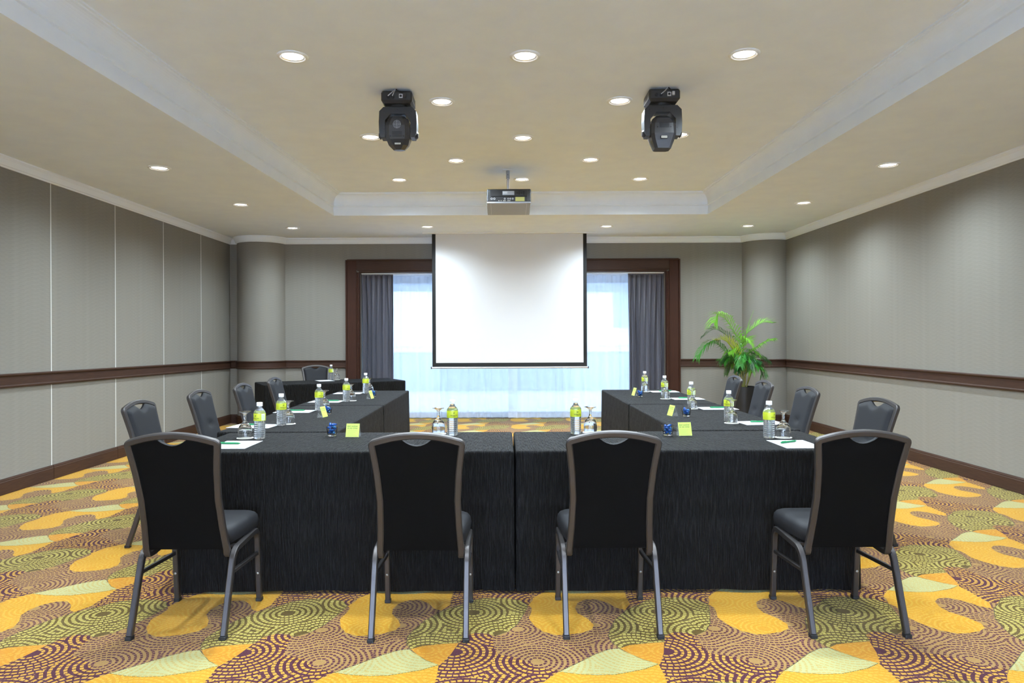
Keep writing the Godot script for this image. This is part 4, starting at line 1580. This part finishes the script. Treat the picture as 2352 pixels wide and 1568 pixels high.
func make_bottle(label: String) -> Node3D:
	var o := thing("water_bottle", label, "bottle", Vector3.ZERO, 0.0, "small plastic water bottles with lime labels")
	part(o, "bottle_body", mb().lathe(bottle_profile(0.0, 0.200), 28, 0.0, TAU, 0.5), M.bottle)
	var wp := bottle_profile(0.0007, 0.19)
	wp.append(Vector2(0.0, 0.193))
	part(o, "water", mb().lathe(wp, 28, 0.0, TAU, 0.5), M.water)
	var cap_pr := [Vector2(0.0, 0.198), Vector2(0.0172, 0.198), Vector2(0.0176, 0.200), Vector2(0.0176, 0.2015), Vector2(0.0170, 0.2025), Vector2(0.0176, 0.2035), Vector2(0.0172, 0.2185), Vector2(0.0160, 0.2200), Vector2(0.0, 0.2205)]
	part(o, "cap", mb().lathe(cap_pr, 28), M.white_plastic)
	var lb := part(o, "label_band", mb().lathe([Vector2(0.0347, 0.111), Vector2(0.0349, 0.112), Vector2(0.0349, 0.154), Vector2(0.0347, 0.155)], 32), M.label_green, "lime green paper label")
	part(lb, "info_panel", mb().lathe([Vector2(0.0351, 0.114), Vector2(0.0351, 0.153)], 8, 1.05, 1.75), M.label_pale)
	for k in 6:
		part(lb, "print_line", mb().lathe([Vector2(0.03525, 0.119 + 0.005 * k), Vector2(0.03525, 0.1205 + 0.005 * k)], 6, 1.15, 1.6 - 0.05 * (k % 3)), M.card_grey_ink)
	var ink := mb()
	write_on_cylinder(ink, "H", 0.0150, 0.141, 0.0352, true)
	write_on_cylinder(ink, "Holiday Inn", 0.0082, 0.127, 0.0352, true)
	part(lb, "lettering", ink, M.ink)
	part(lb, "print_line", mb().lathe([Vector2(0.03525, 0.1190), Vector2(0.03525, 0.1202)], 6, -0.22, 0.26), M.ink)
	return o


func make_goblet(label: String) -> Node3D:
	# a stemmed glass standing on its rim
	var o := thing("goblet", label, "glass", Vector3.ZERO, 0.0, "stemmed glasses turned upside down")
	var pr := [Vector2(0.0375, 0.0), Vector2(0.0385, 0.0), Vector2(0.0405, 0.012), Vector2(0.0420, 0.030), Vector2(0.0415, 0.045), Vector2(0.0385, 0.060), Vector2(0.0320, 0.074), Vector2(0.0225, 0.086), Vector2(0.0130, 0.096), Vector2(0.0085, 0.105), Vector2(0.0072, 0.115), Vector2(0.0085, 0.122), Vector2(0.0075, 0.129), Vector2(0.0085, 0.138), Vector2(0.0140, 0.148), Vector2(0.0250, 0.1545), Vector2(0.0370, 0.158), Vector2(0.0370, 0.160), Vector2(0.0240, 0.1605), Vector2(0.0, 0.1600)]
	var inner := [Vector2(0.0, 0.080), Vector2(0.0100, 0.0795), Vector2(0.0210, 0.0755), Vector2(0.0305, 0.0685), Vector2(0.0368, 0.0575), Vector2(0.0395, 0.044), Vector2(0.0400, 0.030), Vector2(0.0388, 0.012), Vector2(0.0375, 0.0)]
	inner.append_array(pr.slice(1))
	part(o, "glass_body", mb().lathe(inner, 32, 0.0, TAU, 0.3), M.glass)
	return o


func candy_mesh() -> ArrayMesh:
	var b := mb()
	b.x = Transform3D(Basis(Vector3.BACK, PI / 2), Vector3.ZERO)
	b.lathe([Vector2(0.0, -0.0175), Vector2(0.0062, -0.017), Vector2(0.0030, -0.0125), Vector2(0.0066, -0.0095), Vector2(0.0082, -0.004), Vector2(0.0084, 0.0), Vector2(0.0082, 0.004), Vector2(0.0066, 0.0095), Vector2(0.0030, 0.0125), Vector2(0.0062, 0.017), Vector2(0.0, 0.0175)], 10, 0.0, TAU, 0.2)
	return b.mesh()


func make_card(label: String) -> Node3D:
	# acrylic triangle with a lime card in its slanted front; front looks along +z
	var o := thing("tent_card", label, "sign", Vector3.ZERO, 0.0, "lime green internet cards in clear stands")
	var w := 0.082
	var h := 0.080
	var d := 0.052
	var tilt := atan2(d / 2, h)
	var front := Transform3D(Basis(Vector3.RIGHT, -tilt), Vector3(0, 0, d / 2))
	var ln := h / cos(tilt)
	var b := mb()
	b.x = front
	b.box(Vector3(0, ln / 2, -0.0012), Vector3(w, ln, 0.0016))
	b.x = Transform3D(Basis(Vector3.RIGHT, tilt), Vector3(0, 0, -d / 2))
	b.box(Vector3(0, ln / 2, 0.0012), Vector3(w, ln, 0.0016))
	b.x = Transform3D.IDENTITY
	b.box(Vector3(0, 0.001, 0), Vector3(w, 0.0016, d - 0.004))
	part(o, "acrylic_stand", b, M.acrylic)
	var c := mb()
	c.x = front
	c.box(Vector3(0, ln / 2 + 0.0006, 0.0006), Vector3(w - 0.001, ln - 0.002, 0.0008))
	var cp := part(o, "printed_card", c, M.card)
	var t := mb()
	t.x = front
	write_flat(t, "Get online", 0.0128, Vector2(-0.002, ln * 0.80), 0.0012, true)
	write_flat(t, "in no time", 0.0128, Vector2(-0.002, ln * 0.655), 0.0012, true)
	part(cp, "lettering", t, M.card_ink)
	var g := mb()
	g.x = front
	for a in [[0.50, 0.062], [0.44, 0.058], [0.35, 0.048], [0.27, 0.036], [0.18, 0.044], [0.11, 0.056]]:
		var x0 := -0.033
		while x0 < -0.033 + a[1]:
			g.box(Vector3(x0 + 0.003, ln * a[0], 0.0012), Vector3(0.0048, 0.0016, 0.0002))
			x0 += 0.0062
	part(cp, "small_print", g, M.card_grey_ink)
	return o


func build_table_settings() -> void:
	var y := TABLE + 0.0005
	# bottle x, depth, turn ; goblet x, depth ; paper x, depth, turn (or none) ; pen x, depth, turn ; words that place the setting
	var sets := [
		[-1.455, 4.281, -0.42, -1.557, 4.321, [-1.512, 4.045, 0.0], [-1.555, 4.06, -0.10], "on the front table behind the leftmost front chair"],
		[-1.528, 4.937, 0.75, -1.504, 5.022, [-1.705, 4.90, 1.47], [-1.72, 4.945, 0.05], "on the left arm, nearest the front table"],
		[-1.522, 5.930, 0.85, -1.497, 6.014, [-1.705, 5.87, 1.54], [-1.70, 5.90, 0.0], "on the left arm, second place from the front table"],
		[-1.478, 6.769, 0.95, -1.449, 6.854, [-1.665, 6.77, 1.50], [-1.62, 6.80, 0.04], "on the left arm, third place from the front table"],
		[-1.485, 7.767, 0.95, -1.460, 7.853, [-1.670, 7.77, 1.54], [], "on the left arm, place nearest the window"],
		[-0.307, 4.399, 0.35, -0.401, 4.481, [], [], "on the front table behind the second chair from left"],
		[0.456, 4.436, 0.22, 0.556, 4.514, [], [], "on the front table behind the third chair from left"],
		[1.581, 4.232, 0.62, 1.673, 4.252, [1.633, 3.985, 0.0], [1.615, 4.03, 0.55], "on the front table behind the rightmost front chair"],
		[1.605, 5.060, -0.75, 1.596, 4.970, [1.800, 4.965, 1.66], [1.80, 4.99, -0.06], "on the right arm, nearest the front table"],
		[1.604, 6.060, -0.85, 1.587, 5.970, [1.800, 5.98, 1.60], [1.81, 6.0, 0.03], "on the right arm, second place from the front table"],
		[1.595, 7.012, -0.85, 1.583, 6.925, [1.790, 6.92, 1.62], [1.78, 6.94, -0.05], "on the right arm, third place from the front table"],
		[1.581, 7.918, -0.95, 1.567, 7.830, [1.775, 7.83, 1.58], [1.79, 7.85, 0.0], "on the right arm, place nearest the window"],
		[-2.449, 10.225, -0.2, -2.385, 10.300, [-2.50, 10.06, 0.489], [], "on the askew far table"],
	]
	var bottle: Node3D
	var goblet: Node3D
	for a in sets:
		var where: String = a[7]
		var lift := 0.0
		if not bottle:
			bottle = make_bottle("water bottle with lime label " + where)
			bottle.position = Vector3(a[0], y, -a[1])
			bottle.rotation.y = a[2]
			goblet = make_goblet("upside-down goblet " + where)
			goblet.position = Vector3(a[3], y + 0.0022, -a[4])
		else:
			copy_of(bottle, "water_bottle", "water bottle with lime label " + where, Vector3(a[0], y + lift, -a[1]), a[2])
			copy_of(goblet, "goblet", "upside-down goblet " + where, Vector3(a[3], y + 0.0022, -a[4]), 0.0)
		var co := thing("coaster", "white coaster of the goblet " + where, "coaster", Vector3(a[3], y, -a[4]), 0.0, "paper coasters")
		part(co, "paper_disc", mb().lathe([Vector2(0.0, 0.0), Vector2(0.049, 0.0), Vector2(0.049, 0.002), Vector2(0.0, 0.002)], 36), M.coaster)
		if a[5]:
			var pp := thing("note_paper", "white note paper " + where, "paper", Vector3(a[5][0], y, -a[5][1]), a[5][2], "white note papers")
			part(pp, "sheets", mb().rbox(Vector3(0, 0.0012, 0), Vector3(0.21, 0.0024, 0.297), 0.0006), M.paper)
			part(pp, "printed_logo", mb().box(Vector3(0.072, 0.00246, 0.125), Vector3(0.018, 0.0002, 0.010)), M.pen_green)
			part(pp, "printed_line", mb().box(Vector3(0.055, 0.00246, 0.137), Vector3(0.075, 0.0002, 0.002)), M.card_ink)
		if a[6]:
			var pen := thing("pen", "green pen on the paper " + where, "pen", Vector3(a[6][0], y + 0.0024 + 0.0056, -a[6][1]), a[6][2], "green pens")
			var pb := mb()
			pb.x = Transform3D(Basis(Vector3.BACK, PI / 2), Vector3.ZERO)
			pb.lathe([Vector2(0.0, -0.070), Vector2(0.0015, -0.069), Vector2(0.0052, -0.055), Vector2(0.0056, 0.0), Vector2(0.0054, 0.058), Vector2(0.0035, 0.066), Vector2(0.0, 0.067)], 14)
			part(pen, "barrel", pb, M.pen_green)
			part(pen, "clip", mb().rbox(Vector3(-0.042, 0.0064, 0), Vector3(0.036, 0.0012, 0.003), 0.0004), M.pen_green)
			part(pen, "tip", mb().tube([Vector3(0.0695, 0, 0), Vector3(0.0725, 0, 0)], 0.0012, 8, 0.0006), M.bolt)

	# tent cards
	var card: Node3D
	for a in [
		[-0.912, 4.366, -0.06, "upright lime card reading Get online on the front table, left"],
		[1.112, 4.366, 0.10, "upright lime card reading Get online on the front table, right"],
		[-1.375, 5.455, 1.35, "lime card seen edge-on on the left arm, nearer the viewer"],
		[-1.312, 7.090, 1.40, "lime card seen edge-on on the left arm, nearer the window"],
		[1.300, 5.450, -1.32, "lime card seen edge-on on the right arm, nearer the viewer"],
		[1.366, 7.330, -1.40, "lime card seen edge-on on the right arm, nearer the window"],
	]:
		if not card:
			card = make_card(a[3])
			card.position = Vector3(a[0], y, -a[1])
			card.rotation.y = a[2]
		else:
			copy_of(card, "tent_card", a[3], Vector3(a[0], y, -a[1]), a[2])

	# tumblers of blue wrapped candies
	var cm := candy_mesh()
	var rng := RandomNumberGenerator.new()
	rng.seed = 5
	var k := 0
	for a in [
		[-1.048, 4.395, 0.012, "on the front table, left", 12],
		[1.010, 4.361, 0.0, "on the front table, right", 12],
		[-1.383, 5.657, 0.0, "on the left arm, nearer the viewer", 10],
		[-1.321, 7.305, 0.004, "on the left arm, nearer the window", 10],
		[1.392, 5.402, 0.0, "on the right arm, nearer the viewer", 10],
		[1.386, 7.176, 0.0, "on the right arm, nearer the window", 10],
	]:
		k += 1
		var g := thing("candy_glass", "small clear tumbler holding blue candies " + a[3], "glass", Vector3(a[0], y, -a[1]), 0.0, "tumblers of blue candies")
		part(g, "glass_body", mb().lathe([Vector2(0.0, 0.0015), Vector2(0.0235, 0.0), Vector2(0.0255, 0.001), Vector2(0.0272, 0.006), Vector2(0.0366, 0.062), Vector2(0.0362, 0.064), Vector2(0.0352, 0.064), Vector2(0.0354, 0.062), Vector2(0.0272, 0.0125), Vector2(0.0240, 0.0095), Vector2(0.0, 0.009)], 30, 0.0, TAU, 0.5), M.glass)
		var n: int = a[4]
		for j in n:
			var layer := j / 3
			var ang := TAU * (j % 3) / 3.0 + layer * 1.05 + rng.randf() * 0.4
			var rad := (0.0105 + 0.0024 * layer) * (0.9 if j % 3 else 1.0)
			var yy := 0.0195 + layer * 0.0128 + (j % 3) * 0.0006
			if layer == 3:
				rad *= 0.75
			var cd := thing("candy", "blue wrapped candy in the tumbler " + a[3], "candy", Vector3(a[0] + cos(ang) * rad, y + yy + a[2] * (layer / 3.0), -a[1] + sin(ang) * rad), ang + rng.randf_range(0.9, 1.9), "blue candies in the tumbler " + a[3])
			cd.rotation.z = rng.randf_range(-0.5, 0.5)
			put(cd, "wrapper", cm, M.candy if j % 4 else M.candy_light)
